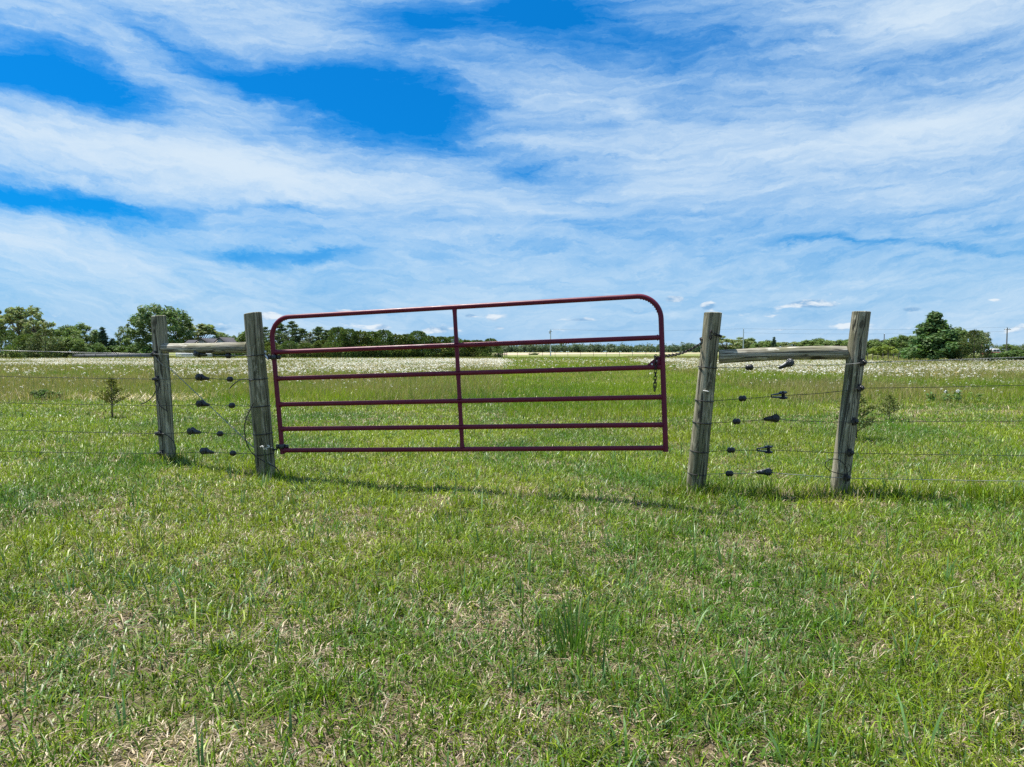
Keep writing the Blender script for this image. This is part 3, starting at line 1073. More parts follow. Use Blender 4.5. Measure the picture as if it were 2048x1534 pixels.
# ------------------------------------------------------------------ chain
def resample(pts, step):
    pts = [Vector(p) for p in pts]
    out_, left = [pts[0].copy()], step
    for a, b_ in zip(pts[:-1], pts[1:]):
        L = (b_ - a).length
        d = (b_ - a).normalized() if L > 1e-9 else Vector((0, 0, 0))
        t = left
        while t <= L:
            out_.append(a + d * t)
            t += step
        left = t - L
    return out_


def link(s, p, d, roll, length=0.040, wid=0.0105, r=0.0034):
    d = d.normalized()
    up = Vector((0, 0, 1)) if abs(d.z) < 0.8 else Vector((0, 1, 0))
    n1 = d.cross(up).normalized()
    n2 = d.cross(n1)
    w = n1 * math.cos(roll) + n2 * math.sin(roll)
    hl = length / 2 - wid
    pts = []
    for k in range(9):
        a = -PI / 2 + PI * k / 8
        pts.append(p + d * (hl + wid * math.cos(a)) + w * (wid * math.sin(a)))
    for k in range(9):
        a = PI / 2 + PI * k / 8
        pts.append(p + d * (-hl + wid * math.cos(a)) + w * (wid * math.sin(a)))
    s.tube(pts, r, 7, closed=True)


pc = on_post('c', 670)
pc_r = POST['c'][2]
hub = gp(0.9865, 0.405)
axisc = (POST['c'][1] - POST['c'][0]).normalized()
lft = at(1405, 685, D3 + 0.03)
up_path = [hub + Vector((0, 0.03, 0.0)), hub + Vector((0.06, 0.05, 0.012))]
for k in range(1, 12):
    t = k / 11
    p = (hub + Vector((0.06, 0.05, 0.012))).lerp(lft, t)
    p.z -= 0.030 * math.sin(PI * t)
    up_path.append(p)
for k in range(0, 15):   # round the back of the post to its face
    a = PI + 0.1 - (PI + 1.25) * k / 14
    up_path.append(pc + Vector((math.cos(a) * (pc_r + 0.008), math.sin(a) * (pc_r + 0.008), 0.0)) + Vector((0, 0, -0.035 + 0.03 * k / 14)))
up_path.append(pc + Vector((-0.022, -pc_r - 0.014, 0.024)))
s = Shape()
pts = resample(up_path, 0.0285)
for i, (a, b_) in enumerate(zip(pts[:-1], pts[1:])):
    link(s, (a + b_) / 2, b_ - a, (PI / 2 if i % 2 else 0) + 0.35)
hang = [hub + Vector((-0.012, -0.030, 0.02)), hub + Vector((-0.014, -0.034, -0.10)), hub + Vector((-0.020, -0.036, -0.285))]
pts = resample(hang, 0.0285)
for i, (a, b_) in enumerate(zip(pts[:-1], pts[1:])):
    last = i >= len(pts) - 3
    link(s, (a + b_) / 2, b_ - a, (PI / 2 if i % 2 else 0) + 0.5, 0.052 if last else 0.040, 0.0125 if last else 0.0105)
link(s, hub + Vector((-0.004, 0.0, 0.008)), Vector((0.1, 1, 0.1)), 0.2, 0.085, 0.014, 0.0036)
chain = s.build('chain', 'chain_metal', origin=hub)
tag(chain, 'dark steel chain between gate and post with a loose end hanging down', 'chain')
s = Shape()
k0 = pc + Vector((-0.024, -pc_r - 0.014, 0.028))
s.lathe(k0 + Vector((0, 0.016, 0.0)), (0, -1, 0), [(0, 0.004), (0.004, 0.013), (0.018, 0.014), (0.024, 0.006)], 12)
s.tube([k0 + Vector((0.002, -0.006, 0.012)), k0 + Vector((-0.010, -0.010, -0.01)), k0 + Vector((-0.014, -0.008, -0.05)), k0 + Vector((-0.008, -0.008, -0.072)), k0 + Vector((0.004, -0.008, -0.058)), k0 + Vector((0.004, -0.008, -0.03))], 0.0065, 8)
s.build('snap_hook', 'chain_metal', chain)


# ------------------------------------------------------------------ wires, insulators, tensioners
def sag(a, b_, amount, n=14, jit=0.0):
    pts = []
    for k in range(n + 1):
        t = k / n
        p = a.lerp(b_, t)
        p.z -= amount * 4 * t * (1 - t)
        if jit and 0 < k < n:
            p.z += random.gauss(0, jit)
        pts.append(p)
    return pts


def wrap(s, key, py, r=0.0042, turns=1):
    c_ = on_post(key, py)
    a_, b_, pr = POST[key]
    ax = (b_ - a_).normalized()
    e1 = Vector((1, 0, 0)) - ax * ax.x
    e1.normalize()
    e2 = ax.cross(e1)
    rr = pr + 0.004
    n = 40
    s.tube([c_ + e1 * (rr * math.cos(2 * PI * k / n)) + e2 * (rr * math.sin(2 * PI * k / n)) + ax * (0.003 * math.sin(2 * PI * k / n)) for k in range(n)], r, 8, closed=True)


def twisted(s, pts, r, gap, turns_per_m=22):
    """two strands twisted round each other"""
    pts = resample(pts, 0.012)
    dist = 0.0
    A, B = [], []
    for i, p in enumerate(pts):
        if i: dist += (p - pts[i - 1]).length
        d = (pts[min(i + 1, len(pts) - 1)] - pts[max(i - 1, 0)]).normalized()
        n1 = d.cross(Vector((0, 0, 1))).normalized()
        n2 = d.cross(n1)
        a = dist * turns_per_m * 2 * PI
        o_ = (n1 * math.cos(a) + n2 * math.sin(a)) * gap
        A.append(p + o_); B.append(p - o_)
    s.tube(A, r, 6); s.tube(B, r, 6)


def egg(p, d, name, label, group):
    """porcelain-like black strain insulator threaded on a wire"""
    d = d.normalized()
    s = Shape()
    prof = [(-0.034, 0.004), (-0.032, 0.012), (-0.026, 0.021), (-0.014, 0.0265), (-0.006, 0.026), (-0.003, 0.0215), (0.003, 0.0215), (0.006, 0.026), (0.014, 0.0265), (0.026, 0.021), (0.032, 0.012), (0.034, 0.004)]
    s.lathe(p, d, prof, 16)
    o = s.build(name, 'black_plastic', origin=p)
    return tag(o, label, 'insulator', group)


def tensioner(p, d, roll, flip, label, group, mat='dark_metal'):
    """in-line ratchet wire strainer: forked frame, spool and toothed wheel"""
    d = d.normalized()
    up = Vector((0, 0, 1))
    side = d.cross(up).normalized()
    upv = side.cross(d).normalized()
    side, upv = side * math.cos(roll) + upv * math.sin(roll), upv * math.cos(roll) - side * math.sin(roll)
    if flip: d = -d
    root = empty('wire_tensioner', p)
    tag(root, label, 'wire tensioner', group)
    s = Shape()
    prof = [(0.070, 0.009), (0.058, 0.013), (-0.015, 0.024), (-0.040, 0.026), (-0.052, 0.017), (-0.056, 0.0)]
    poly = [(a, b_) for a, b_ in prof] + [(a, -b_) for a, b_ in reversed(prof[:-1])]
    for sd in (-1, 1):
        w0 = 0.016 * sd
        pts_ = [p + d * a + upv * b_ + side * (w0 * (1 if a < 0.03 else 0.55)) for a, b_ in poly]
        s.prism(pts_, side * (0.004 * sd))
    s.box(p + d * 0.066, 0.008, 0.020, 0.016, Matrix((d, side, upv)).transposed())
    s.build('frame', mat, root, smooth=False)
    c_ = p - d * 0.030
    s = Shape()
    s.lathe(c_ - side * 0.018, side, [(0, 0.013), (0.005, 0.013), (0.006, 0.008), (0.030, 0.008), (0.031, 0.013), (0.036, 0.013)], 14)
    # wound wire
    for k in range(4):
        cc_ = c_ + side * (-0.008 + 0.005 * k)
        s.tube([cc_ + d * (0.0125 * math.cos(a)) + upv * (0.0125 * math.sin(a)) for a in np.linspace(0, 2 * PI, 14, endpoint=False)], 0.0028, 6, closed=True)
    s.build('spool', mat, root)
    s = Shape()
    teeth = 12
    for sd in (-1, 1):
        poly = []
        for k in range(teeth):
            for (rr_, aa) in ((0.030, 0.0), (0.0355, 0.16), (0.0355, 0.30), (0.028, 0.42)):
                a = 2 * PI * k / teeth + aa
                poly.append(c_ + side * (0.0215 * sd) + d * (rr_ * math.cos(a)) + upv * (rr_ * math.sin(a)))
        s.prism(poly, side * (0.006 * sd))
        s.lathe(c_ + side * (0.0275 * sd), side * sd, [(0, 0.010), (0.008, 0.010), (0.009, 0.006)], 6)
    s.build('ratchet_wheel', mat, root, smooth=False)
    return root


def pin_insulator(key, py, dx_, label, group, lean=0.0):
    """nail-on insulator: base plate, ribbed body and cap standing out from the post"""
    c_ = on_post(key, py)
    r = POST[key][2]
    ang = -PI / 2 + dx_
    outv = Vector((math.cos(ang), math.sin(ang), 0))
    p = c_ + outv * (r - 0.003)
    s = Shape()
    s.lathe(p, outv, [(0, 0.020), (0.001, 0.026), (0.010, 0.026), (0.013, 0.017), (0.022, 0.015), (0.025, 0.022), (0.031, 0.024), (0.036, 0.022), (0.039, 0.015), (0.047, 0.014), (0.05, 0.008)], 16)
    tg = outv.cross(Vector((0, 0, 1)))
    s.box(p + outv * 0.006 + Vector((0, 0, 0.0)), 0.012, 0.030, 0.066, Matrix((outv, tg, Vector((0, 0, 1)))).transposed())
    s.box(p + outv * 0.030 + tg * 0.022, 0.018, 0.030, 0.026, Matrix((outv, tg, Vector((0, 0, 1)))).transposed())
    o = s.build('post_insulator', 'black_plastic', origin=p)
    tag(o, label, 'insulator', group)
    return p + outv * 0.036


ORD = ['top', 'second', 'third', 'fourth', 'lowest']
OW = ['top wire', 'second wire from the top', 'middle wire', 'fourth wire from the top', 'bottom wire']
LW = [  # y at frame edge, outer post, tensioner (x,y), insulator (x,y), inner post wrap
    (699, 708, (401, 708), (457, 711.5), 710.5), (748, 757.5, (405, 755.5), (460, 758.5), 758), (801, 810, (406, 808), (464, 811), 812),
    (853, 865, (388, 863), (440, 867.5), 867), (901, 904, (414, 903), (466, 906.5), 907)]
for i, (ye, yo, tn, ins, yw) in enumerate(LW):
    fr = lambda x: D1 + (D2 - D1) * (x - 330) / (515 - 330.0)
    e = at(-420, ye - (11 if i == 0 else 8), 7.55)
    op = on_post('a', yo) + Vector((0.0, -0.112, 0))
    if i == 2:
        op = on_post('a', yo) + Vector((0.0, -0.084, 0))
    tp = at(tn[0], tn[1], fr(tn[0]) - 0.06)
    ip = at(ins[0], ins[1], fr(ins[0]) - 0.06)
    wp = on_post('b', yw) + Vector((-0.08, -0.02, 0))
    s = Shape()
    if i == 0:
        twisted(s, sag(e, op, 0.006), 0.0022, 0.0026)
    else:
        s.tube(sag(e, op, 0.012, 18, 0.0012), 0.0030, 6)
    s.tube(sag(op, tp, 0.004, 8), 0.0030, 6)
    s.tube(sag(tp, ip, 0.003, 8, 0.0008), 0.0030, 6)
    s.tube(sag(ip, wp, 0.002, 6), 0.0030, 6)
    w = s.build('fence_wire', 'wire_metal' if i == 0 else 'wire_dark', origin=op)
    tag(w, ('thick pale twisted wire, top strand of the fence left of the gate' if i == 0 else 'thin dark fence wire left of the gate, %s' % ['', 'second strand from the top', 'middle one of the five strands', 'fourth strand from the top', 'lowest strand just above the grass'][i]), 'wire', 'fence wires left of the gate')
    s = Shape()
    wrap(s, 'b', yw)
    s.build('post_tie', 'cable_black', w)
    egg(ip, wp - tp, 'strain_insulator', 'black egg insulator on the %s between the two left posts' % OW[i], 'egg insulators between the left posts')
    tl = tensioner(tp, Vector((1.0, -0.22, -0.16)), [0.2, 0.1, 0.0, -0.1, 0.1][i], False, 'black toothed wire tensioner on the %s between the two left posts' % OW[i], 'wire tensioners between the left posts', 'black_plastic' if i in (1, 2) else 'dark_metal')
    tl.scale = (1.02, 1.02, 1.02)
    if i != 2:
        pin_insulator('a', yo, [-0.35, -0.25, 0, -0.45, -0.35][i], 'black knob insulator holding the %s on the far left post' % OW[i], 'knob insulators on the far left post')

RW = [  # frame edge y, outer post y, tensioner, insulator, inner wrap
    (711, 724.6, (1573, 729), (1498.6, 734.7), 734.5), (767, 775, (1559, 791), (1485, 797), 801), (838, 841, (1544, 837), (1473, 843), 845),
    (908, 902.6, (1530, 899), (1462, 900.3), 902), (958, 952, (1529, 944), (1459, 947), 947)]
for i, (ye, yo, tn, ins, yw) in enumerate(RW):
    fr = lambda x: D3 + (D4 - D3) * (x - 1410) / (1700.0 - 1410)
    e = at(2500, ye + (ye - yo) * 1.1, 5.3)
    op = on_post('d', yo) + Vector((0.030, -0.108, 0))
    tp = at(tn[0], tn[1], fr(tn[0]) - 0.06)
    ip = at(ins[0], ins[1], fr(ins[0]) - 0.06)
    wp = on_post('c', yw) + Vector((0.076, -0.02, 0))
    s = Shape()
    if i == 0:
        twisted(s, sag(e, op, 0.006), 0.0022, 0.0026)
    else:
        s.tube(sag(e, op, 0.008, 18, 0.0010), 0.0024, 6)
    dk = (tp - op).normalized() * 0.045
    s.tube(sag(op, tp, 0.012 if i < 3 else 0.004, 10, 0.001), 0.0028, 6)
    s.tube(sag(tp, ip, 0.004, 8, 0.0012), 0.0028, 6)
    s.tube(sag(ip, wp, 0.002, 6), 0.0028, 6)
    w = s.build('fence_wire', 'wire_metal' if i in (0, 4) else 'wire_dark', origin=op)
    tag(w, ('thick pale twisted wire, top strand of the fence right of the gate' if i == 0 else 'thin fence wire right of the gate, %s' % ['', 'second strand from the top', 'middle one of the five strands', 'fourth strand from the top', 'lowest strand just above the grass'][i]), 'wire', 'fence wires right of the gate')
    s = Shape()
    wrap(s, 'c', yw)
    s.build('post_tie', 'cable_black', w)
    egg(ip, tp - wp, 'strain_insulator', 'black egg insulator on the %s between the two right posts' % OW[i], 'egg insulators between the right posts')
    tensioner(tp, tp - ip if i else Vector((0.9, -0.1, 0.45)), [0.2, 1.35, 0.3, 1.45, 0.1][i], True,
              ('grey tilted wire tensioner on the top wire just under the right rail' if i == 0 else ('black %s tensioner on the %s between the two right posts' % ('open looped' if i in (1, 3) else 'toothed', OW[i]))),
              'wire tensioners between the right posts', 'dark_metal' if i in (0, 4) else 'black_plastic')
    pin_insulator('d', yo, [0.30, 0.35, 0.2, 0.15, 0.1][i], 'black knob insulator holding the %s on the far right post' % OW[i], 'knob insulators on the far right post')


# loose black lead-out cables
def spline(pts, n=10):
    P = [Vector(p) for p in pts]
    P = [P[0] * 2 - P[1]] + P + [P[-1] * 2 - P[-2]]
    out_ = []
    for i in range(1, len(P) - 2):
        for k in range(n):
            t = k / n
            a, b_, c_, d = P[i - 1], P[i], P[i + 1], P[i + 2]
            out_.append(0.5 * ((2 * b_) + (c_ - a) * t + (2 * a - 5 * b_ + 4 * c_ - d) * t * t + (3 * b_ - a - 3 * c_ + d) * t ** 3))
    out_.append(P[-2])
    return out_


def cable(px, D, label, r=0.0048):
    pts = [at(x, y, D + (d if len(p_) > 2 else 0)) for p_ in px for (x, y, d) in [(p_[0], p_[1], p_[2] if len(p_) > 2 else 0)]]
    s = Shape()
    s.tube(spline(pts), r, 8)
    o = s.build('jumper_cable', 'cable_black', origin=pts[0])
    tag(o, label, 'cable', 'loose black cables on the fence')
    return o


cable([(311, 758), (310, 768), (314, 776), (306, 792), (294, 803), (281, 808.5)], D1 - 0.12, 'black cable drooping left from the far left post to the middle wire')
cable([(317, 760), (318, 772), (314, 788), (318, 808), (328, 818), (336, 823)], D1 - 0.115, 'short black cable curling down the face of the far left post')
cable([(324, 867), (335, 871), (346, 882), (351, 897), (349, 910), (344, 914)], D1 - 0.13, 'black cable arcing between the two lowest wires on the far left post')
cable([(459, 777), (468, 768), (480, 760), (493, 758), (502, 762)], D2 - 0.10, 'short black cable end arched left of the hinge post')
cable([(507, 806), (500, 820), (492, 838), (489, 862), (493, 885), (503, 904), (520, 918), (540, 929), (553, 936), (559, 947), (563, 957)], D2 - 0.13, 'long black cable sweeping down across the foot of the hinge post')
cable([(1693, 948), (1702, 938), (1697, 928)], D4 - 0.14, 'tiny black cable tail sticking up by the loop on the far right post', 0.003)
cable([(1690, 950), (1664, 943), (1652, 934), (1651, 925), (1660, 919), (1675, 919), (1688, 928), (1694, 940), (1694, 952), (1692, 968)], D4 - 0.13, 'round black cable loop near the foot of the far right post', 0.0034)
# diagonal brace wire, two twisted strands
a = at(309, 712, D1 - 0.09)
s = Shape()
s.tube(spline([a, at(322, 727, D1 - 0.095), at(336, 737, D1 - 0.05)]), 0.0036, 8)
s.tube(spline([at(331, 709, D1 - 0.06), at(335, 722, D1 - 0.07), at(337, 733, D1 - 0.05)]), 0.0036, 8)
twisted(s, [at(337, 734, D1 - 0.05), at(543, 929, D2 - 0.085)], 0.0024, 0.0030, 14)
bw = s.build('brace_wire', 'wire_metal', origin=a)
tag(bw, 'twisted wire slanting down from the far left post to the hinge post foot', 'wire')

# ------------------------------------------------------------------ tall clump in the lawn and small plants
cl = at(1150, 1312, 2.83)
cl.z = gz1(cl.x, cl.y)
n = 115
a = RS.uniform(0, 2 * PI, n)
r = np.abs(RS.normal(0, 1, n))
x, y = cl.x + np.cos(a) * r * 0.125, cl.y + np.sin(a) * r * 0.085
cc = np.where((RS.rand(n) < 0.05)[:, None], PAL['straw'], mixc((PAL['blue'] * 0.85)[None].repeat(n, 0), PAL['mid'] * 0.9, RS.rand(n)))
V, Fc, Cc = blades(x, y, RS.uniform(0.08, 0.27, n), RS.uniform(0.004, 0.008, n), np.clip(RS.normal(0.30, 0.15, n), 0.03, 0.9), a, cc * RS.uniform(0.8, 1.3, n)[:, None], 4)
o = obj_from_mesh('grass_clump', make_mesh('grass_clump', V - np.array(cl), Fc, 'grass_blades', Cc), loc=cl)
tag(o, 'tall bluish green grass clump standing alone in the lawn in front of the gate', 'grass clump')

# little weed with white flowers at the foot of the hinge post
wp = at(534, 940, D2 - 0.16)
wp.z = gz1(wp.x, wp.y)
wr = empty('weed', wp)
tag(wr, 'slender weed with tiny white flower heads in front of the hinge post foot', 'weed')
s = Shape()
tips = [at(526, 893, D2 - 0.18), at(531, 897, D2 - 0.16), at(538, 893, D2 - 0.17)]
for t in tips:
    s = Shape()
    s.tube(spline([wp, wp.lerp(t, 0.5) + Vector((0.008, 0, 0)), t]), 0.0018, 5)
    s.build('stem', 'stem_green', wr)
for t in tips:
    s = Shape()
    for k in range(7):
        s.box(t + Vector((random.gauss(0, .009), random.gauss(0, .009), random.gauss(0, .005))), 0.010, 0.010, 0.005)
    s.build('flower', 'white_plastic', wr, smooth=False)


# ------------------------------------------------------------------ leaves and crowns
def cards(P, N, size, asp, colr, jit=0.7):
    """small leaf faces at P, facing roughly N"""
    n = len(P)
    Nn = N / (np.linalg.norm(N, axis=1, keepdims=True) + 1e-9) + RS.normal(0, jit, (n, 3))
    Nn /= np.linalg.norm(Nn, axis=1, keepdims=True) + 1e-9
    R = RS.normal(0, 1, (n, 3))
    A = np.cross(Nn, R)
    A /= np.linalg.norm(A, axis=1, keepdims=True) + 1e-9
    B = np.cross(Nn, A)
    sz = np.asarray(size)
    sz = (sz * RS.uniform(0.6, 1.3, n))[:, None]
    A, B = A * sz * asp, B * sz
    V = np.stack([P - A * 0.9, P - B * 0.5 + A * 0.05, P + A, P + B * 0.5 + A * 0.05], 1).reshape(-1, 3)
    return V, np.arange(n * 4).reshape(-1, 4), np.repeat(colr, 4, axis=0)


def spikes(P, Dv, length, wid, colr):
    """needle sprays: slim diamonds along Dv"""
    n = len(P)
    Dn = Dv / (np.linalg.norm(Dv, axis=1, keepdims=True) + 1e-9)
    R = RS.normal(0, 1, (n, 3))
    B = np.cross(Dn, R)
    B /= np.linalg.norm(B, axis=1, keepdims=True) + 1e-9
    L = (length * RS.uniform(0.6, 1.3, n))[:, None]
    Wd = (wid * RS.uniform(0.7, 1.3, n))[:, None]
    V = np.stack([P, P + Dn * L * 0.45 - B * Wd, P + Dn * L, P + Dn * L * 0.45 + B * Wd], 1).reshape(-1, 3)
    return V, np.arange(n * 4).reshape(-1, 4), np.repeat(colr, 4, axis=0)


def cjit(base, n, a=0.25, warm=0.12):
    base = np.array(base)
    c = base[None] * RS.uniform(1 - a, 1 + a, n)[:, None]
    c[:, 0] *= 1 + RS.normal(0, warm, n)
    return np.clip(c, 0, 1)


def limb_shape(segs):
    s = Shape()
    for pts, r0, r1 in segs:
        k = len(pts)
        s.tube(pts, [r0 + (r1 - r0) * i / (k - 1) for i in range(k)], 7)
    return s


def proto_mesh(name, s, mat):
    V = np.concatenate(s.V)
    me = make_mesh(name, V, [f for f in ([np.concatenate(s.F4)] if s.F4 else []) + ([np.concatenate(s.F3)] if s.F3 else [])], mat, smooth=True)
    return me


PROTO = {}


def deciduous(key, width, base_h, nclump, nleaf, leaf, color, openness=0.0, seed=0, top_bias=0.0, low=False):
    """unit-height broadleaf tree: tapered trunk with limbs, crown of many leaf faces in clumps"""
    global RS
    RS = np.random.RandomState(seed)
    random.seed(seed)
    rx = width / 2
    cz, rz = base_h + (1 - base_h) * 0.5, (1 - base_h) * 0.5
    cen = []
    while len(cen) < nclump:
        v = RS.normal(0, 1, 3)
        v /= np.linalg.norm(v)
        r = RS.uniform(0.35, 0.92) ** 0.6
        p = np.array([v[0] * rx * r, v[1] * rx * r, cz + v[2] * rz * r])
        if top_bias:
            ff = RS.rand() ** 1.25
            rr_ = rx * (1.0 - 0.95 * ff) ** 1.12 * (0.75 if ff < 0.08 else 1.0) * RS.uniform(0.2, 0.9) ** 0.6
            aa = RS.uniform(0, 2 * PI)
            p = np.array([math.cos(aa) * rr_, math.sin(aa) * rr_, base_h + (0.95 - base_h) * (0.03 + 0.97 * ff)])
        f = (p[2] - base_h) / (1 - base_h)
        if all(np.linalg.norm((p - q_) / np.array([rx, rx, rz])) > (0.15 if top_bias else 0.22 if nclump < 60 else 0.16) for q_ in cen) or RS.rand() < 0.1:
            cen.append(p)
    cen = np.array(cen)
    segs = [([(0, 0, -0.02), (0.004, 0.002, base_h * 0.5), (0.0, 0.0, base_h), (0.01, 0.0, cz)], 0.020, 0.010)]
    for p in cen[:: max(1, nclump // 16)]:
        z0 = RS.uniform(base_h * 0.8, cz * 0.85)
        st_ = np.array([0.003, 0, z0])
        md = (st_ + p) / 2 + np.array([0, 0, -0.03]) + RS.normal(0, 0.01, 3)
        segs.append(([tuple(st_), tuple(md), tuple(p)], 0.009, 0.002))
    tm = proto_mesh('trunk', limb_shape(segs), 'bark')
    Ps, Ns, Cs = [], [], []
    for p in cen:
        cr = RS.uniform(0.22, 0.42) * (rx + rz) / 2 * (1 - 0.5 * openness)
        n = int(nleaf * (2.3 - 1.1 * openness) / nclump * RS.uniform(0.6, 1.4))
        v = RS.normal(0, 1, (n, 3))
        v /= np.linalg.norm(v, axis=1, keepdims=True)
        rr = cr * RS.rand(n) ** 0.45
        q_ = p + v * rr[:, None] * np.array([1.0, 1.0, 1.0])
        Ps.append(q_)
        Ns.append(v + np.array([0, 0, 0.5]))
        Cs.append(cjit(np.array(color) * 1.3 * RS.uniform(0.75, 1.25), n))
    V, Fq, Cc = cards(np.concatenate(Ps), np.concatenate(Ns), leaf, 1.25, np.concatenate(Cs))
    cm = make_mesh('crown', V, Fq, 'tree_leaves', Cc)
    PROTO[key] = (tm, cm)


def cedar(key, width, seed, color, n=5200, spray=0.055, point=0.5):
    """unit-height juniper: dense, pointed, sprays up the whole height"""
    global RS
    RS = np.random.RandomState(seed)
    segs = [([(0, 0, -0.02), (0, 0, 0.5), (0, 0, 0.97)], 0.022, 0.003)]
    lump = RS.rand(24) * 0.5 + 0.70
    z = RS.rand(n) ** 1.15 * 0.96 + 0.01
    th = RS.uniform(0, 2 * PI, n)
    prof = np.where(z < 0.22, 0.86 + 0.14 * z / 0.22, ((1 - z) / 0.78) ** point)
    li = (th / (2 * PI) * 6).astype(int) + 6 * np.clip((z * 4).astype(int), 0, 3)
    r = width / 2 * prof * lump[li] * (0.45 + 0.55 * RS.rand(n) ** 0.5)
    P = np.stack([np.cos(th) * r, np.sin(th) * r, z], 1)
    Dv = np.stack([np.cos(th) * 0.8, np.sin(th) * 0.8, np.full(n, 0.75)], 1) + RS.normal(0, 0.35, (n, 3))
    c = cjit(np.array(color) * 1.45, n, 0.35, 0.15) * lump[li][:, None]
    V, Fq, Cc = spikes(P, Dv, spray, spray * 0.30, c)
    # leader shoots
    k = 40
    zz = RS.uniform(0.86, 1.0, k)
    P2 = np.stack([RS.normal(0, 0.012, k), RS.normal(0, 0.012, k), zz], 1)
    V2, F2, C2 = spikes(P2, np.stack([RS.normal(0, .3, k), RS.normal(0, .3, k), np.ones(k)], 1), spray * 0.9, spray * 0.16, cjit(color, k))
    V, Fq, Cc = join([(V, Fq, Cc), (V2, F2, C2)])
    PROTO[key] = (proto_mesh('trunk', limb_shape(segs), 'bark'), make_mesh('crown', V, Fq, 'needles', Cc))


def pine(key, width, seed, color, levels=11, per=7, base_h=0.10, droop=0.0, tuft=26, ln=0.050, gap=0.0, up=0.30, dead=False):
    """unit-height conifer: straight trunk, whorled branches with needle tufts"""
    global RS
    RS = np.random.RandomState(seed)
    segs = [([(0, 0, -0.02), (0.004, 0, 0.5), (0, 0, 0.99)], 0.012 if base_h > 0.15 else 0.020, 0.003)]
    Ps, Ds = [], []
    for l in range(levels):
        f = l / (levels - 1)
        z0 = base_h + (0.97 - base_h) * f
        R = width / 2 * ((1 - f) ** 0.75 * 0.95 + 0.05)
        for b_ in range(per):
            if RS.rand() < gap: continue
            a = RS.uniform(0, 2 * PI)
            R2 = R * RS.uniform(0.65, 1.1)
            zz = z0 + RS.normal(0, 0.012)
            end = np.array([math.cos(a) * R2, math.sin(a) * R2, zz + R2 * (up - droop) + 0.01])
            st_ = np.array([0, 0, zz])
            md = st_ * 0.5 + end * 0.5 - np.array([0, 0, 0.012])
            segs.append(([tuple(st_), tuple(md), tuple(end)], 0.005, 0.0015))
            nt = int(tuft * 1.7 * (0.5 + R2 / (width / 2)))
            t = RS.uniform(0.30, 1.0, nt)
            p = st_[None] * (1 - t)[:, None] + end[None] * t[:, None] + RS.normal(0, 0.014, (nt, 3))
            Ps.append(p)
            d = (end - st_)
            Ds.append(d[None] / np.linalg.norm(d) * 0.5 + RS.normal(0, 0.55, (nt, 3)) + np.array([0, 0, 0.5 - droop]))
    k = 16
    Ps.append(np.stack([RS.normal(0, .006, k), RS.normal(0, .006, k), RS.uniform(0.93, 1.0, k)], 1))
    Ds.append(np.stack([RS.normal(0, .4, k), RS.normal(0, .4, k), np.ones(k)], 1))
    P, Dv = np.concatenate(Ps), np.concatenate(Ds)
    c = cjit(np.array(color) * 1.4, len(P), 0.3)
    V, Fq, Cc = spikes(P, Dv, ln, ln * 0.22, c)
    PROTO[key] = (proto_mesh('trunk', limb_shape(segs), 'bark'), make_mesh('crown', V, Fq, 'needles', Cc))


deciduous('maple', 0.92, 0.13, 84, 5600, 0.024, (0.090, 0.135, 0.055), 0.85, 21)
deciduous('roundtree', 1.05, 0.10, 62, 4200, 0.030, (0.105, 0.150, 0.050), 0.6, 22)
deciduous('roundtree_b', 0.95, 0.08, 62, 3800, 0.030, (0.120, 0.165, 0.060), 0.7, 23)
deciduous('cottonwood', 0.62, 0.25, 34, 2500, 0.024, (0.180, 0.210, 0.100), 0.95, 24)
deciduous('cottonwood_b', 0.55, 0.22, 30, 2300, 0.025, (0.155, 0.185, 0.085), 0.9, 25)
deciduous('thin_tree', 0.48, 0.22, 22, 1000, 0.022, (0.110, 0.140, 0.075), 0.75, 26)
deciduous('bush', 1.5, 0.02, 24, 2200, 0.048, (0.080, 0.130, 0.038), 0.0, 27)
deciduous('light_tree', 1.35, 0.22, 26, 2300, 0.042, (0.150, 0.190, 0.040), 0.2, 28)
deciduous('young_maple', 0.86, 0.13, 80, 6600, 0.026, (0.068, 0.118, 0.042), 0.7, 29, top_bias=0.85)
deciduous('greytree', 0.9, 0.12, 30, 2600, 0.034, (0.130, 0.150, 0.105), 0.35, 30)
cedar('cedar', 1.15, 31, (0.085, 0.118, 0.036))
cedar('cedar_b', 1.25, 32, (0.074, 0.108, 0.036))
cedar('cedar_c', 1.0, 33, (0.095, 0.120, 0.036))
cedar('olive_cedar', 0.86, 34, (0.090, 0.115, 0.048), 4200, 0.045, 0.55)
pine('pine', 0.66, 41, (0.085, 0.120, 0.055))
pine('pine_b', 0.76, 42, (0.080, 0.110, 0.050), 9, 7)
pine('bare_pine', 0.72, 43, (0.110, 0.125, 0.085), 10, 7, tuft=9, gap=0.15)
pine('spruce', 0.52, 44, (0.050, 0.085, 0.050), 13, 8, 0.06, droop=0.55, tuft=22)
pine('seedling', 0.58, 45, (0.125, 0.135, 0.030), 10, 6, 0.34, tuft=13, ln=0.045, gap=0.18, up=0.8)
pine('seedling_b', 0.78, 46, (0.110, 0.130, 0.036), 8, 7, 0.22, tuft=12, ln=0.055, up=0.85)
RS = np.random.RandomState(77)
random.seed(77)

DG = lambda base: 1704.0 / (base - HOR)
N_TREE = 0


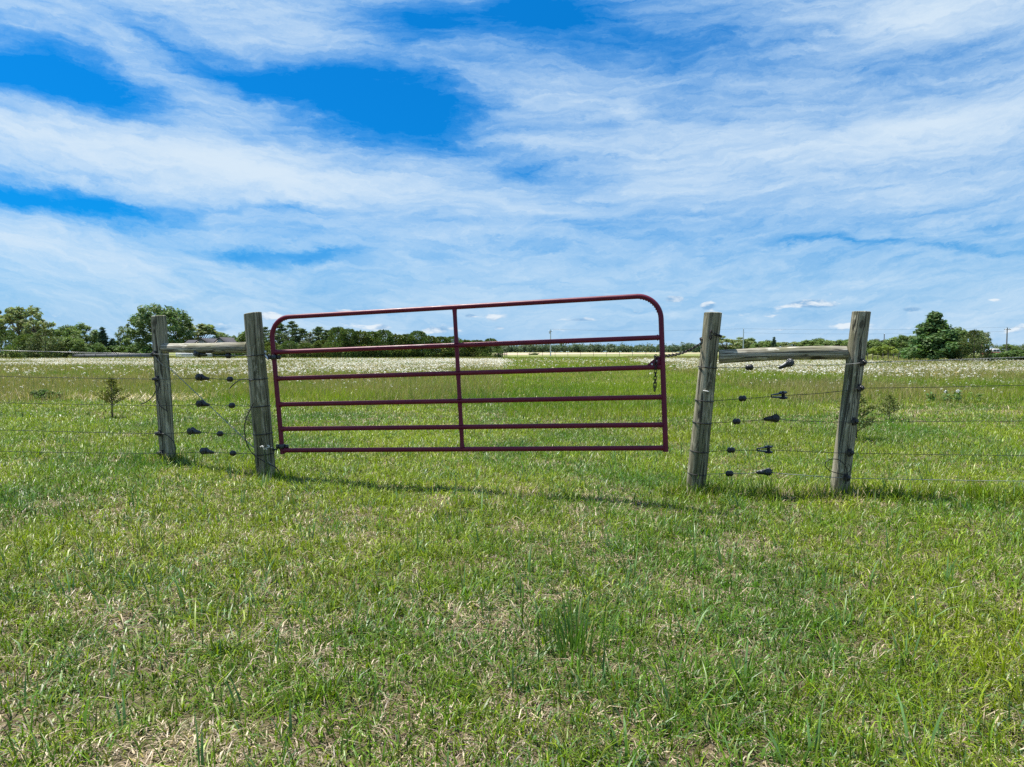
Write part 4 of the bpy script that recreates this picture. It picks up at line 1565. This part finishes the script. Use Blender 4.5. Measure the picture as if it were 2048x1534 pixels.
def plant(key, name, px, top, wid, D, label, cat, group=None, base_py=None):
    """stand a copy of a grown tree at depth D so that it is as tall and wide as in the photograph"""
    global N_TREE
    N_TREE += 1
    x = (px - CX) / F * D
    z = gz1(x, D) - 0.02
    ztop = at(px, top, D).z
    h = max(ztop - z, 0.05)
    tm, cm = PROTO[key]
    w0 = np.subtract(*np.percentile([v.co.x for v in cm.vertices], [97.5, 2.5])) if key not in PW_ else PW_[key]
    PW_[key] = w0
    wx = wid / F * D / w0
    root = empty(name, (x, D, z))
    root.scale = (wx, wx * (0.9 + 0.2 * ((N_TREE * 37) % 10) / 10), h)
    root.rotation_euler = (0, 0, 0)
    tag(root, label, cat, group)
    t = obj_from_mesh('trunk', tm, root)
    c_ = obj_from_mesh('crown', cm, root)
    rot = (N_TREE * 2.399) % (2 * PI)
    t.rotation_euler = (0, 0, rot)
    c_.rotation_euler = (0, 0, rot)
    return root


PW_ = {}
# near seedlings and weeds
plant('seedling', 'seedling_tree', 222, 757, 54, 12.0, 'thin young juniper seedling with bare lower stem left of the far left post', 'sapling')
plant('seedling_b', 'seedling_tree', 1781, 792, 36, 12.3, 'small dark juniper seedling standing alone right of the far right post', 'sapling')
plant('seedling_b', 'juniper_shrub', 1716, 786, 58, 9.6, 'dark juniper shrub half hidden behind the far right post', 'shrub')
plant('bush', 'juniper_shrub', 95, 779, 42, 17.0, 'low dark shrub on the edge of the straw at the left', 'shrub')
plant('bare_pine', 'seedling_tree', 503, 806, 44, 11.0, 'scrawny brownish seedling behind the hinge post', 'sapling')

TREES = [
    # key, name, px, top, width, D, label, category, group
    ('cottonwood', 'leafy_tree', 4, 612, 62, 150, 'tall airy tree cut off by the left edge of the photo', 'tree', None),
    ('cottonwood_b', 'leafy_tree', 50, 606, 58, 146, 'tall airy tree with sky showing through, second from the left edge', 'tree', None),
    ('cottonwood', 'leafy_tree', 83, 628, 44, 140, 'shorter ragged tree leaning against the tall airy tree at the left', 'tree', None),
    ('roundtree', 'leafy_tree', 124, 652, 56, 150, 'round green tree just right of the ragged tree group at the left', 'tree', None),
    ('roundtree_b', 'leafy_tree', 170, 649, 56, 155, 'broad light green tree left of the dark pointed spruce', 'tree', None),
    ('cedar_b', 'cedar_tree', 12, 660, 70, 118, 'dark dense cedar lowest at the left edge', 'tree', None),
    ('cedar', 'cedar_tree', 58, 668, 66, 114, 'dark dense cedar under the tall airy trees', 'tree', None),
    ('olive_cedar', 'cedar_tree', 92, 659, 66, 112, 'largest olive brown cedar in front of the trees at the left', 'tree', None),
    ('roundtree', 'leafy_tree', 134, 672, 56, 116, 'dull green bushy tree at the right end of the cedar group', 'tree', None),
    ('bush', 'bush', 166, 692, 30, 130, 'dark low bush under the broad light green tree', 'bush', None),
    ('bush', 'bush', 188, 686, 34, 138, 'light green bush left of the spruce', 'bush', None),
    ('spruce', 'spruce_tree', 207, 656, 30, 145, 'dark pointed spruce taller than the bushes beside it', 'tree', None),
    ('spruce', 'spruce_tree', 226, 678, 26, 145, 'short grey green spruce right of the dark pointed one', 'tree', None),
    ('roundtree_b', 'leafy_tree', 245, 674, 36, 150, 'small tree under the thin sparse tree', 'tree', None),
    ('thin_tree', 'leafy_tree', 256, 641, 40, 152, 'thin sparse tree left of the big dark maple', 'tree', None),
    ('bush', 'bush', 268, 684, 48, 140, 'green bush at the left foot of the big dark maple', 'bush', None),
    ('bush', 'bush', 228, 692, 40, 142, 'low dark bush under the short spruce', 'bush', None),
    ('maple', 'leafy_tree', 321, 607, 94, 135, 'big dark maple rising behind the far left post', 'tree', None),
    ('cottonwood_b', 'leafy_tree', 396, 643, 62, 165, 'green tree behind the house roof', 'tree', None),
    ('bush', 'bush', 300, 692, 46, 132, 'dark bush in front of the big maple trunk', 'bush', None),
    ('roundtree', 'leafy_tree', 452, 668, 50, 165, 'low broad tree right of the house', 'tree', None),
    ('roundtree_b', 'leafy_tree', 486, 672, 46, 160, 'second low broad tree right of the house, nearer the hinge post', 'tree', None),
    ('bush', 'bush', 455, 697, 56, 128, 'hedge bush right of the house wall seen under the left rail', 'bush', None),
    ('roundtree', 'leafy_tree', 505, 656, 46, 150, 'tree peeping out behind the hinge post', 'tree', None),
    ('pine_b', 'pine_tree', 532, 656, 46, 132, 'pine just right of the hinge post outside the gate', 'tree', None),
    ('pine', 'pine_tree', 560, 648, 58, 130, 'tall ragged pine inside the gate corner at the left', 'tree', None),
    ('pine_b', 'pine_tree', 585, 645, 58, 128, 'tallest ragged pine, second from the left gate corner', 'tree', None),
    ('pine', 'pine_tree', 606, 660, 48, 130, 'shorter pine between the tallest pine and the grey dead branched one', 'tree', None),
    ('bare_pine', 'pine_tree', 620, 668, 54, 124, 'grey pine with dead bare lower branches', 'tree', None),
    ('pine', 'pine_tree', 638, 656, 58, 126, 'pine right of the grey dead branched one', 'tree', None),
    ('pine_b', 'pine_tree', 655, 662, 56, 124, 'last pine before the dark cedar row', 'tree', None),
    ('cedar_c', 'cedar_tree', 545, 684, 46, 122, 'low cedar filling the foot of the pines beside the gate corner', 'tree', None),
    ('cedar_b', 'cedar_tree', 580, 682, 52, 121, 'low cedar under the tallest ragged pine', 'tree', None),
    ('cedar', 'cedar_tree', 612, 686, 44, 120, 'low cedar in front of the grey dead branched pine', 'tree', None),
    ('cedar_c', 'cedar_tree', 646, 680, 52, 120, 'low cedar under the last pines before the cedar row', 'tree', None),
]
CED = [(677, 655), (699, 663), (722, 661), (745, 664), (768, 665), (792, 668), (815, 669), (836, 667), (858, 671), (882, 674), (906, 678), (930, 679), (955, 681), (981, 682)]
CN = ['first', 'second', 'third', 'fourth', 'fifth', 'sixth', 'seventh']
for i, (px, top) in enumerate(CED):
    j = len(CED) - 1 - i
    lab = 'dark cedar in the dense row seen through the gate, %s from the %s end' % ((CN[i], 'left') if i < 7 else (CN[j], 'right'))
    TREES.append((['cedar', 'cedar_b', 'cedar_c'][i % 3], 'cedar_tree', px, top - 1 + [0, -4, 2][i % 3], 58 if i < 13 else 46, 116 + 1.1 * i, lab, 'tree', 'row of dark cedars behind the gate'))
RT_ = [(1452, 672, 44), (1476, 675, 36), (1500, 677, 36), (1526, 681, 40), (1575, 682, 50), (1604, 682, 50), (1628, 677, 44), (1652, 678, 44), (1674, 683, 40), (1697, 678, 44)]
RN = ['first', 'second', 'third', 'fourth', 'fifth', 'fifth', 'fourth', 'third', 'second', 'first']
for i, (px, top, w_) in enumerate(RT_):
    TREES.append((['roundtree', 'roundtree_b', 'cottonwood_b'][(i * 2) % 3] if i > 1 else 'cottonwood', 'leafy_tree', px, top, w_ + 8, 230 + 8 * (i % 3),
                  'distant tree above the right rail, %s from the %s post' % (RN[i], 'chain' if i < 5 else 'far right'), 'tree', 'distant trees above the right rail'))
TREES += [
    ('spruce', 'spruce_tree', 1547, 675, 16, 225, 'tiny dark spruce point above the right rail', 'tree', None),
    ('roundtree', 'leafy_tree', 1733, 680, 50, 190, 'dark tree just right of the far right post, behind the field', 'tree', None),
    ('greytree', 'leafy_tree', 1768, 677, 44, 195, 'grey green tree behind the thin dark utility pole', 'tree', None),
    ('roundtree', 'leafy_tree', 1800, 671, 56, 185, 'dark round tree left of the big young maple', 'tree', None),
    ('roundtree_b', 'leafy_tree', 1828, 673, 50, 190, 'dark tree half hidden by the left side of the big young maple', 'tree', None),
    ('bush', 'bush', 1745, 697, 50, 180, 'low dark bush behind the small yellow green tree', 'bush', None),
    ('bush', 'bush', 1800, 696, 56, 170, 'low dark bush left of the big young maple', 'bush', None),
    ('light_tree', 'leafy_tree', 1763, 692, 42, 112, 'small yellow green umbrella shaped tree in the field at the right', 'tree', None),
    ('bush', 'bush', 1812, 706, 34, 105, 'little grey green bush left of the big young maple', 'bush', None),
    ('young_maple', 'leafy_tree', 1866, 624, 84, 74, 'big pyramid shaped young maple at the right', 'tree', None),
    ('roundtree', 'leafy_tree', 1926, 656, 54, 115, 'rounded dark tree between the big young maple and the cedar', 'tree', None),
    ('thin_tree', 'leafy_tree', 1962, 655, 34, 110, 'sparse tree top poking out right of the cedar', 'tree', None),
    ('olive_cedar', 'cedar_tree', 1947, 660, 60, 71, 'broad olive cedar right of the big young maple', 'tree', None),
    ('bush', 'bush', 2022, 701, 74, 76, 'dark bush at the right edge in front of the parked truck', 'bush', None),
    ('bush', 'bush', 1988, 705, 26, 80, 'small bush between the olive cedar and the right edge bush', 'bush', None),
    ('roundtree', 'leafy_tree', 2018, 688, 30, 260, 'small dark distant tree right of the tall wooden utility pole', 'tree', None),
    ('bush', 'bush', 1066, 706, 18, 240, 'tiny lone bush at the edge of the far stubble field', 'bush', None),
]
for t in TREES:
    plant(*t)

# far wood on the horizon: one mass of hundreds of trees
Pw, Nw, Sw, Cw = [], [], [], []
for i in range(520):
    if i < 300:
        x, y = RS.uniform(-60, 330), 905 + RS.uniform(-25, 30)
    elif i < 430:
        x, y = RS.uniform(200, 900), 900 + RS.uniform(-50, 60)
    else:
        x, y = RS.uniform(-900, -40), 930 + RS.uniform(-30, 30)
    h = RS.uniform(6.5, 11.8) * (1.15 if RS.rand() < 0.15 else 1)
    w_ = RS.uniform(3.0, 7.0)
    n = 210
    v = RS.normal(0, 1, (n, 3))
    v /= np.linalg.norm(v, axis=1, keepdims=True)
    r = RS.rand(n) ** 0.4
    lump = 0.75 + 0.5 * np.abs(np.sin(v[:, 0] * 5 + i) * np.cos(v[:, 2] * 4 + i * 2))
    P = np.stack([x + v[:, 0] * r * w_ * lump, y + v[:, 1] * r * w_, h * 0.52 + v[:, 2] * r * h * 0.50 * lump], 1)
    Pw.append(P); Nw.append(v + np.array([0, 0, .4]))
    Sw.append(np.full(n, 0.95))
    Cw.append(cjit(np.array([(0.110, 0.150, 0.090), (0.095, 0.135, 0.085), (0.130, 0.165, 0.105)][i % 3]), n, 0.3))  # leaf greens greyed a little: distance haze put into the colour
V, Fq, Cc = cards(np.concatenate(Pw), np.concatenate(Nw), np.concatenate(Sw), 1.2, np.concatenate(Cw))
o = obj_from_mesh('distant_wood', make_mesh('distant_wood', V, Fq, 'tree_leaves', Cc))
tag(o, 'long low belt of distant woodland along the horizon behind the stubble field', 'woodland', kind='stuff')

# ------------------------------------------------------------------ milkweeds at the right
leaf_c = np.array([0.13, 0.22, 0.07])
for (px, py, lab, fl_) in [(1862, 810, 'milkweed plant without a flower, first in the line at the right', False), (1889, 808, 'milkweed plant with the biggest white flower head', True),
                           (1913, 806, 'milkweed plant with a white flower head leaning right', True), (1955, 812, 'dark leafy milkweed nearest the right edge', False),
                           (1792, 772, 'pale green milkweed patch beyond the lone seedling', False)]:
    D = 16.5 if px != 1792 else 24
    b_ = at(px, py, D)
    b_.z = gz1(b_.x, D)
    root = empty('milkweed_plant', b_)
    tag(root, lab, 'plant', 'milkweeds in the meadow at the right')
    s = Shape()
    P, N = [], []
    hh = 0.24 if D < 20 else 0.22
    for k in range(4 if D < 20 else 9):
        off = Vector((random.gauss(0, .05 if D < 20 else 0.28), random.gauss(0, .05), 0))
        tip = off * 1.5 + Vector((0, 0, hh * random.uniform(0.8, 1.1)))
        s = Shape()
        s.tube([b_ + off, b_ + off * 1.2 + Vector((0, 0, hh / 2)), b_ + tip], 0.005, 6)
        s.build('stem', 'stem_green', root)
        for j in range(7):
            f = 0.25 + 0.75 * j / 6
            a = j * 2.4 + k
            P.append(off.lerp(tip, f) + Vector((math.cos(a) * 0.035, math.sin(a) * 0.035, 0.01)))
            N.append((math.cos(a) * 0.5, math.sin(a) * 0.5, 1))
    P, N = np.array([tuple(p) for p in P]), np.array(N)
    V, Fq, Cc = cards(P, N, 0.05, 1.35, cjit(leaf_c * (1.3 if px == 1792 else 0.9), len(P)), 0.4)
    obj_from_mesh('leaves', make_mesh('leaves', V, Fq, 'tree_leaves', Cc), root)
    if fl_:
        n = 70
        v = RS.normal(0, 1, (n, 3)); v /= np.linalg.norm(v, axis=1, keepdims=True)
        V, Fq, Cc = cards(v * 0.034 + np.array([0.01, -0.02, hh + 0.03]), v, 0.016, 1.0, np.full((n, 3), 0.78), 0.3)
        obj_from_mesh('flower_head', make_mesh('flower_head', V, Fq, 'petals', Cc), root)

# ------------------------------------------------------------------ utility poles and their wires
TOPS = {}
for (px, top, D, hgt_arm, lab) in [(1101, 659, 190, 0.7, 'pale utility pole seen through the right half of the gate'), (1486, 658, 190, 0.0, 'pale utility pole above the left end of the right rail'),
                                   (1767, 668, 230, 0.0, 'thin dark utility pole among the trees right of the far right post'), (2012, 655, 190, 1.8, 'tall dark wooden utility pole near the right edge')]:
    x = (px - CX) / F * D
    tp = at(px, top, D)
    root = empty('utility_pole', (x, D, 0))
    tag(root, lab, 'utility pole', 'utility poles along the far road')
    s = Shape()
    s.tube([(x, D, -0.5), (x, D, tp.z * 0.5), (x, D, tp.z)], [0.17, 0.15, 0.12], 10)
    s.build('pole', 'zinc' if px in (1101, 1486) else 'pole_wood', root)
    if hgt_arm:
        s = Shape()
        s.box((x, D - 0.15, tp.z - 0.5), hgt_arm, 0.10, 0.14)
        s.build('crossarm', 'pole_wood', root, smooth=False)
    for dxx in ((-0.5, 0.5) if hgt_arm else (0.0,)):
        s = Shape()
        s.lathe((x + dxx, D - 0.15 if hgt_arm else D, tp.z - (0.43 if hgt_arm else 0)), (0, 0, 1), [(0, 0.05), (0.06, 0.07), (0.10, 0.04), (0.16, 0.06), (0.2, 0.02)], 8)
        s.build('insulator', 'zinc', root)
    if px == 1101:
        s = Shape()
        s.lathe((x - 0.28, D - 0.25, tp.z - 1.1), (0, 0, 1), [(0, 0.12), (0.02, 0.18), (0.5, 0.18), (0.54, 0.1)], 10)
        s.build('transformer', 'zinc', root)
    TOPS[px] = tp
for (p, q2, dz, lab) in [(1101, 1486, 0.1, 'overhead wire between the pole behind the gate and the pole above the right rail'), (1486, 2012, 0.1, 'overhead wire above the right rail, upper of two'), (1486, 2012, -1.0, 'overhead wire above the right rail, lower of two')]:
    s = Shape()
    a, b_ = TOPS[p] + Vector((0, 0, dz)), TOPS[q2] + Vector((0, 0, dz))
    s.tube(sag(a, b_, 0.5, 24), 0.014, 5)
    o = s.build('overhead_wire', 'wire_dark', origin=a)
    tag(o, lab, 'wire', 'overhead wires along the far road')
s = Shape()
a, b_ = TOPS[2012] + Vector((0, 0, 0.1)), TOPS[2012] + Vector((60, 0, 1))
s.tube(sag(a, b_, 0.3, 12), 0.014, 5)
tag(s.build('overhead_wire', 'wire_dark', origin=a), 'overhead wire leaving the tall wooden pole to the right edge', 'wire', 'overhead wires along the far road')

# ------------------------------------------------------------------ house behind the left rail
HD = 140.0
hx = lambda px: (px - CX) / F * HD
house = empty('house', (hx(405), HD, 0))
tag(house, 'pale single storey house with two grey gables behind the left rail', 'house')
zt = lambda py: at(400, py, HD).z


def gable(s, x0, x1, y0, y1, ze, zr):
    xm = (x0 + x1) / 2
    s.prism([(x0, y0, -0.3), (x1, y0, -0.3), (x1, y0, ze), (xm, y0, zr), (x0, y0, ze)], (0, y1 - y0, 0))


def gable_roof(s, x0, x1, y0, y1, ze, zr, ov=0.35, th=0.16):
    xm = (x0 + x1) / 2
    sl = (zr - ze) / (xm - x0)
    for sg, xe in ((-1, x0), (1, x1)):
        xo = xe + sg * ov
        s.prism([(xo, y0 - ov, ze - sl * ov + 0.02), (xm, y0 - ov, zr + 0.02), (xm, y0 - ov, zr + th), (xo, y0 - ov, ze - sl * ov + th)], (0, y1 - y0 + 2 * ov, 0))


s = Shape()
ze, zr = zt(692), zt(677.5)
gable(s, hx(384), hx(425), HD, HD + 9, ze, zr)
s.build('wall', 'house_wall', house, smooth=False)
s = Shape()
gable(s, hx(410), hx(447), HD + 3, HD + 10, zt(692), zt(675))
s.build('wall', 'house_wall', house, smooth=False)
s = Shape()
s.box((hx(368), HD + 6, ze / 2 - 0.1), hx(384) - hx(352), 7, ze + 0.2)
s.build('wall', 'house_wall', house, smooth=False)
s = Shape()
gable_roof(s, hx(384), hx(425), HD, HD + 9, ze, zr)
s.build('roof', 'house_roof', house, smooth=False)
s = Shape()
gable_roof(s, hx(410), hx(447), HD + 3, HD + 10, zt(692), zt(675))
s.build('roof', 'house_roof', house, smooth=False)
s = Shape()
x0, x1 = hx(350), hx(398)
s.prism([(x0, HD + 2.2, ze - 0.1), (x0, HD + 6, zt(679)), (x0, HD + 10, ze - 0.1), (x0, HD + 10, ze - 0.3), (x0, HD + 2.2, ze - 0.3)], (x1 - x0, 0, 0))
s.build('roof', 'house_roof', house, smooth=False)
for (xa, ya, wd) in ((395, HD, 1.3), (413, HD, 1.3), (366, HD + 2.5, 1.6)):
    s = Shape()
    s.box((hx(xa), ya - 0.03, 1.25), wd + 0.2, 0.08, 1.3)
    f = s.build('window', 'house_trim', house, smooth=False)
    s = Shape()
    s.box((hx(xa), ya - 0.08, 1.25), wd, 0.03, 1.1)
    s.build('pane', 'window_glass', f, smooth=False)
s = Shape()
s.box((hx(404), HD - 0.04, 0.95), 1.0, 0.09, 2.1)
s.build('door', 'house_trim', house, smooth=False)
# pale low fence in front of the house and a grey panel fence to its left
fr = empty('panel_fence', (hx(430), 126, 0))
tag(fr, 'low white picket fence in front of the house under the left rail', 'fence')
s = Shape()
x0, x1 = at(352, 712, 126).x, at(424, 712, 126).x
for k in range(40):
    s.box((x0 + (x1 - x0) * k / 39, 126, 0.55), 0.09, 0.03, 1.0)
for zz in (0.35, 0.85):
    s.box(((x0 + x1) / 2, 126.03, zz), x1 - x0, 0.03, 0.08)
s.build('picket_panel', 'white_paint', fr, smooth=False)
for k in range(5):
    s = Shape()
    s.box((x0 + (x1 - x0) * k / 4, 126.09, 0.55), 0.1, 0.1, 1.15)
    s.build('post', 'white_paint', fr, smooth=False)
fr = empty('panel_fence', (at(220, 712, 122).x, 122, 0))
tag(fr, 'low grey panel fence below the bushes left of the far left post', 'fence')
x0, x1 = at(146, 712, 122).x, at(304, 712, 122).x
s = Shape()
s.box(((x0 + x1) / 2, 122, 0.42), x1 - x0, 0.04, 0.78)
s.box(((x0 + x1) / 2, 122, 0.84), x1 - x0, 0.10, 0.05)
s.build('panel', 'grey_fence', fr, smooth=False)
for k in range(8):
    s = Shape()
    s.box((x0 + (x1 - x0) * k / 7, 121.93, 0.5), 0.09, 0.09, 1.0)
    s.build('post', 'grey_fence', fr, smooth=False)


# field fences of thin posts and wire
def field_fence(pa, pb, Da, Db, npost, h, label, sign=0):
    a, b_ = at(pa, 712, Da), at(pb, 712, Db)
    root = empty('field_fence', ((a.x + b_.x) / 2, (Da + Db) / 2, 0))
    tag(root, label, 'fence')
    for k in range(npost):
        t = k / (npost - 1)
        s = Shape()
        x, y = a.x + (b_.x - a.x) * t, Da + (Db - Da) * t
        z = gz1(x, y)
        s.tube([(x, y, z - 0.1), (x, y, z + h * random.uniform(0.92, 1.08))], [0.05, 0.045], 7)
        s.build('post', 'pole_wood', root)
    for zz in (0.3, 0.6, 0.9):
        s = Shape()
        s.tube([(a.x, Da, h * zz), (b_.x, Db, h * zz)], 0.008, 5)
        s.build('wire', 'wire_dark', root)


field_fence(1010, 1345, 175, 168, 14, 1.15, 'thin far field fence of small posts seen through the right half of the gate')
field_fence(1725, 1850, 88, 86, 13, 1.0, 'thin wire field fence right of the far right post')
field_fence(1960, 2070, 84, 82, 7, 1.0, 'thin wire field fence at the right edge by the dark bush')
root = empty('corral_fence', (at(1006, 712, 150).x, 150, 0))
tag(root, 'short dark timber corral panel at the right end of the cedar row', 'fence')
for k in range(4):
    s = Shape()
    x = at(1001, 712, 150).x + k * 0.45
    s.tube([(x, 150, -0.1), (x, 150, 1.35)], 0.07, 7)
    s.build('post', 'pole_wood', root)
for zz in (0.5, 0.95):
    s = Shape()
    s.box((at(1001, 712, 150).x + 0.67, 149.92, zz), 1.5, 0.05, 0.14)
    s.build('board', 'pole_wood', root, smooth=False)


# ------------------------------------------------------------------ vehicles half hidden among the trees
def vehicle(name, x, y, L, body_prof, cab_prof, paint, label, cat, cab_paint=None):
    root = empty(name, (x, y, 0))
    tag(root, label, cat)
    s = Shape()
    s.prism([(x + a * L, y, b_) for a, b_ in body_prof], (0, 1.75, 0))
    s.build('body', paint, root, smooth=False)
    s = Shape()
    s.prism([(x + a * L, y + 0.12, b_) for a, b_ in cab_prof], (0, 1.5, 0))
    cab = s.build('cabin', cab_paint or paint, root, smooth=False)
    xs_ = [a for a, b_ in cab_prof]
    zs_ = [b_ for a, b_ in cab_prof]
    mid = (min(xs_) + max(xs_)) / 2
    for sd in (-1, 1):
        s = Shape()
        wv = (max(xs_) - min(xs_)) * 0.30 * L
        s.box((x + mid * L + sd * wv * 0.58, y + 0.11, min(zs_) + (max(zs_) - min(zs_)) * 0.52), wv, 0.03, (max(zs_) - min(zs_)) * 0.55)
        s.build('window', 'window_glass', cab, smooth=False)
    for a in (-0.32, 0.32):
        for yy in (0.0, 1.6):
            s = Shape()
            s.lathe((x + a * L, y + yy - 0.03, 0.33), (0, 1, 0), [(0, 0.20), (0.01, 0.33), (0.2, 0.33), (0.21, 0.2)], 16)
            w = s.build('wheel', 'tyre', root)
            s = Shape()
            s.lathe((x + a * L, y + yy - 0.045, 0.33), (0, 1, 0), [(0, 0.05), (0.01, 0.18), (0.03, 0.18)], 12)
            s.build('rim', 'zinc', w)
    return root


cp = at(1866, 718, 108)
vehicle('parked_car', cp.x, 108, 4.6, [(-.5, .3), (.5, .3), (.5, .75), (.44, .88), (-.46, .92), (-.5, .8)], [(-.40, .88), (.26, .88), (.10, 1.40), (-.26, 1.42)], 'silver_paint', 'silver car parked behind the trunk of the big young maple', 'car')
cp = at(1993, 712, 150)
vehicle('pickup_truck', cp.x, 150, 4.8, [(-.5, .4), (.5, .4), (.5, .95), (.2, 1.05), (-.5, 1.05)], [(-.20, 1.03), (.22, 1.03), (.12, 1.78), (-.16, 1.80)], 'red_paint', 'red and white pickup truck half hidden behind the bush at the right edge', 'truck', 'white_paint')
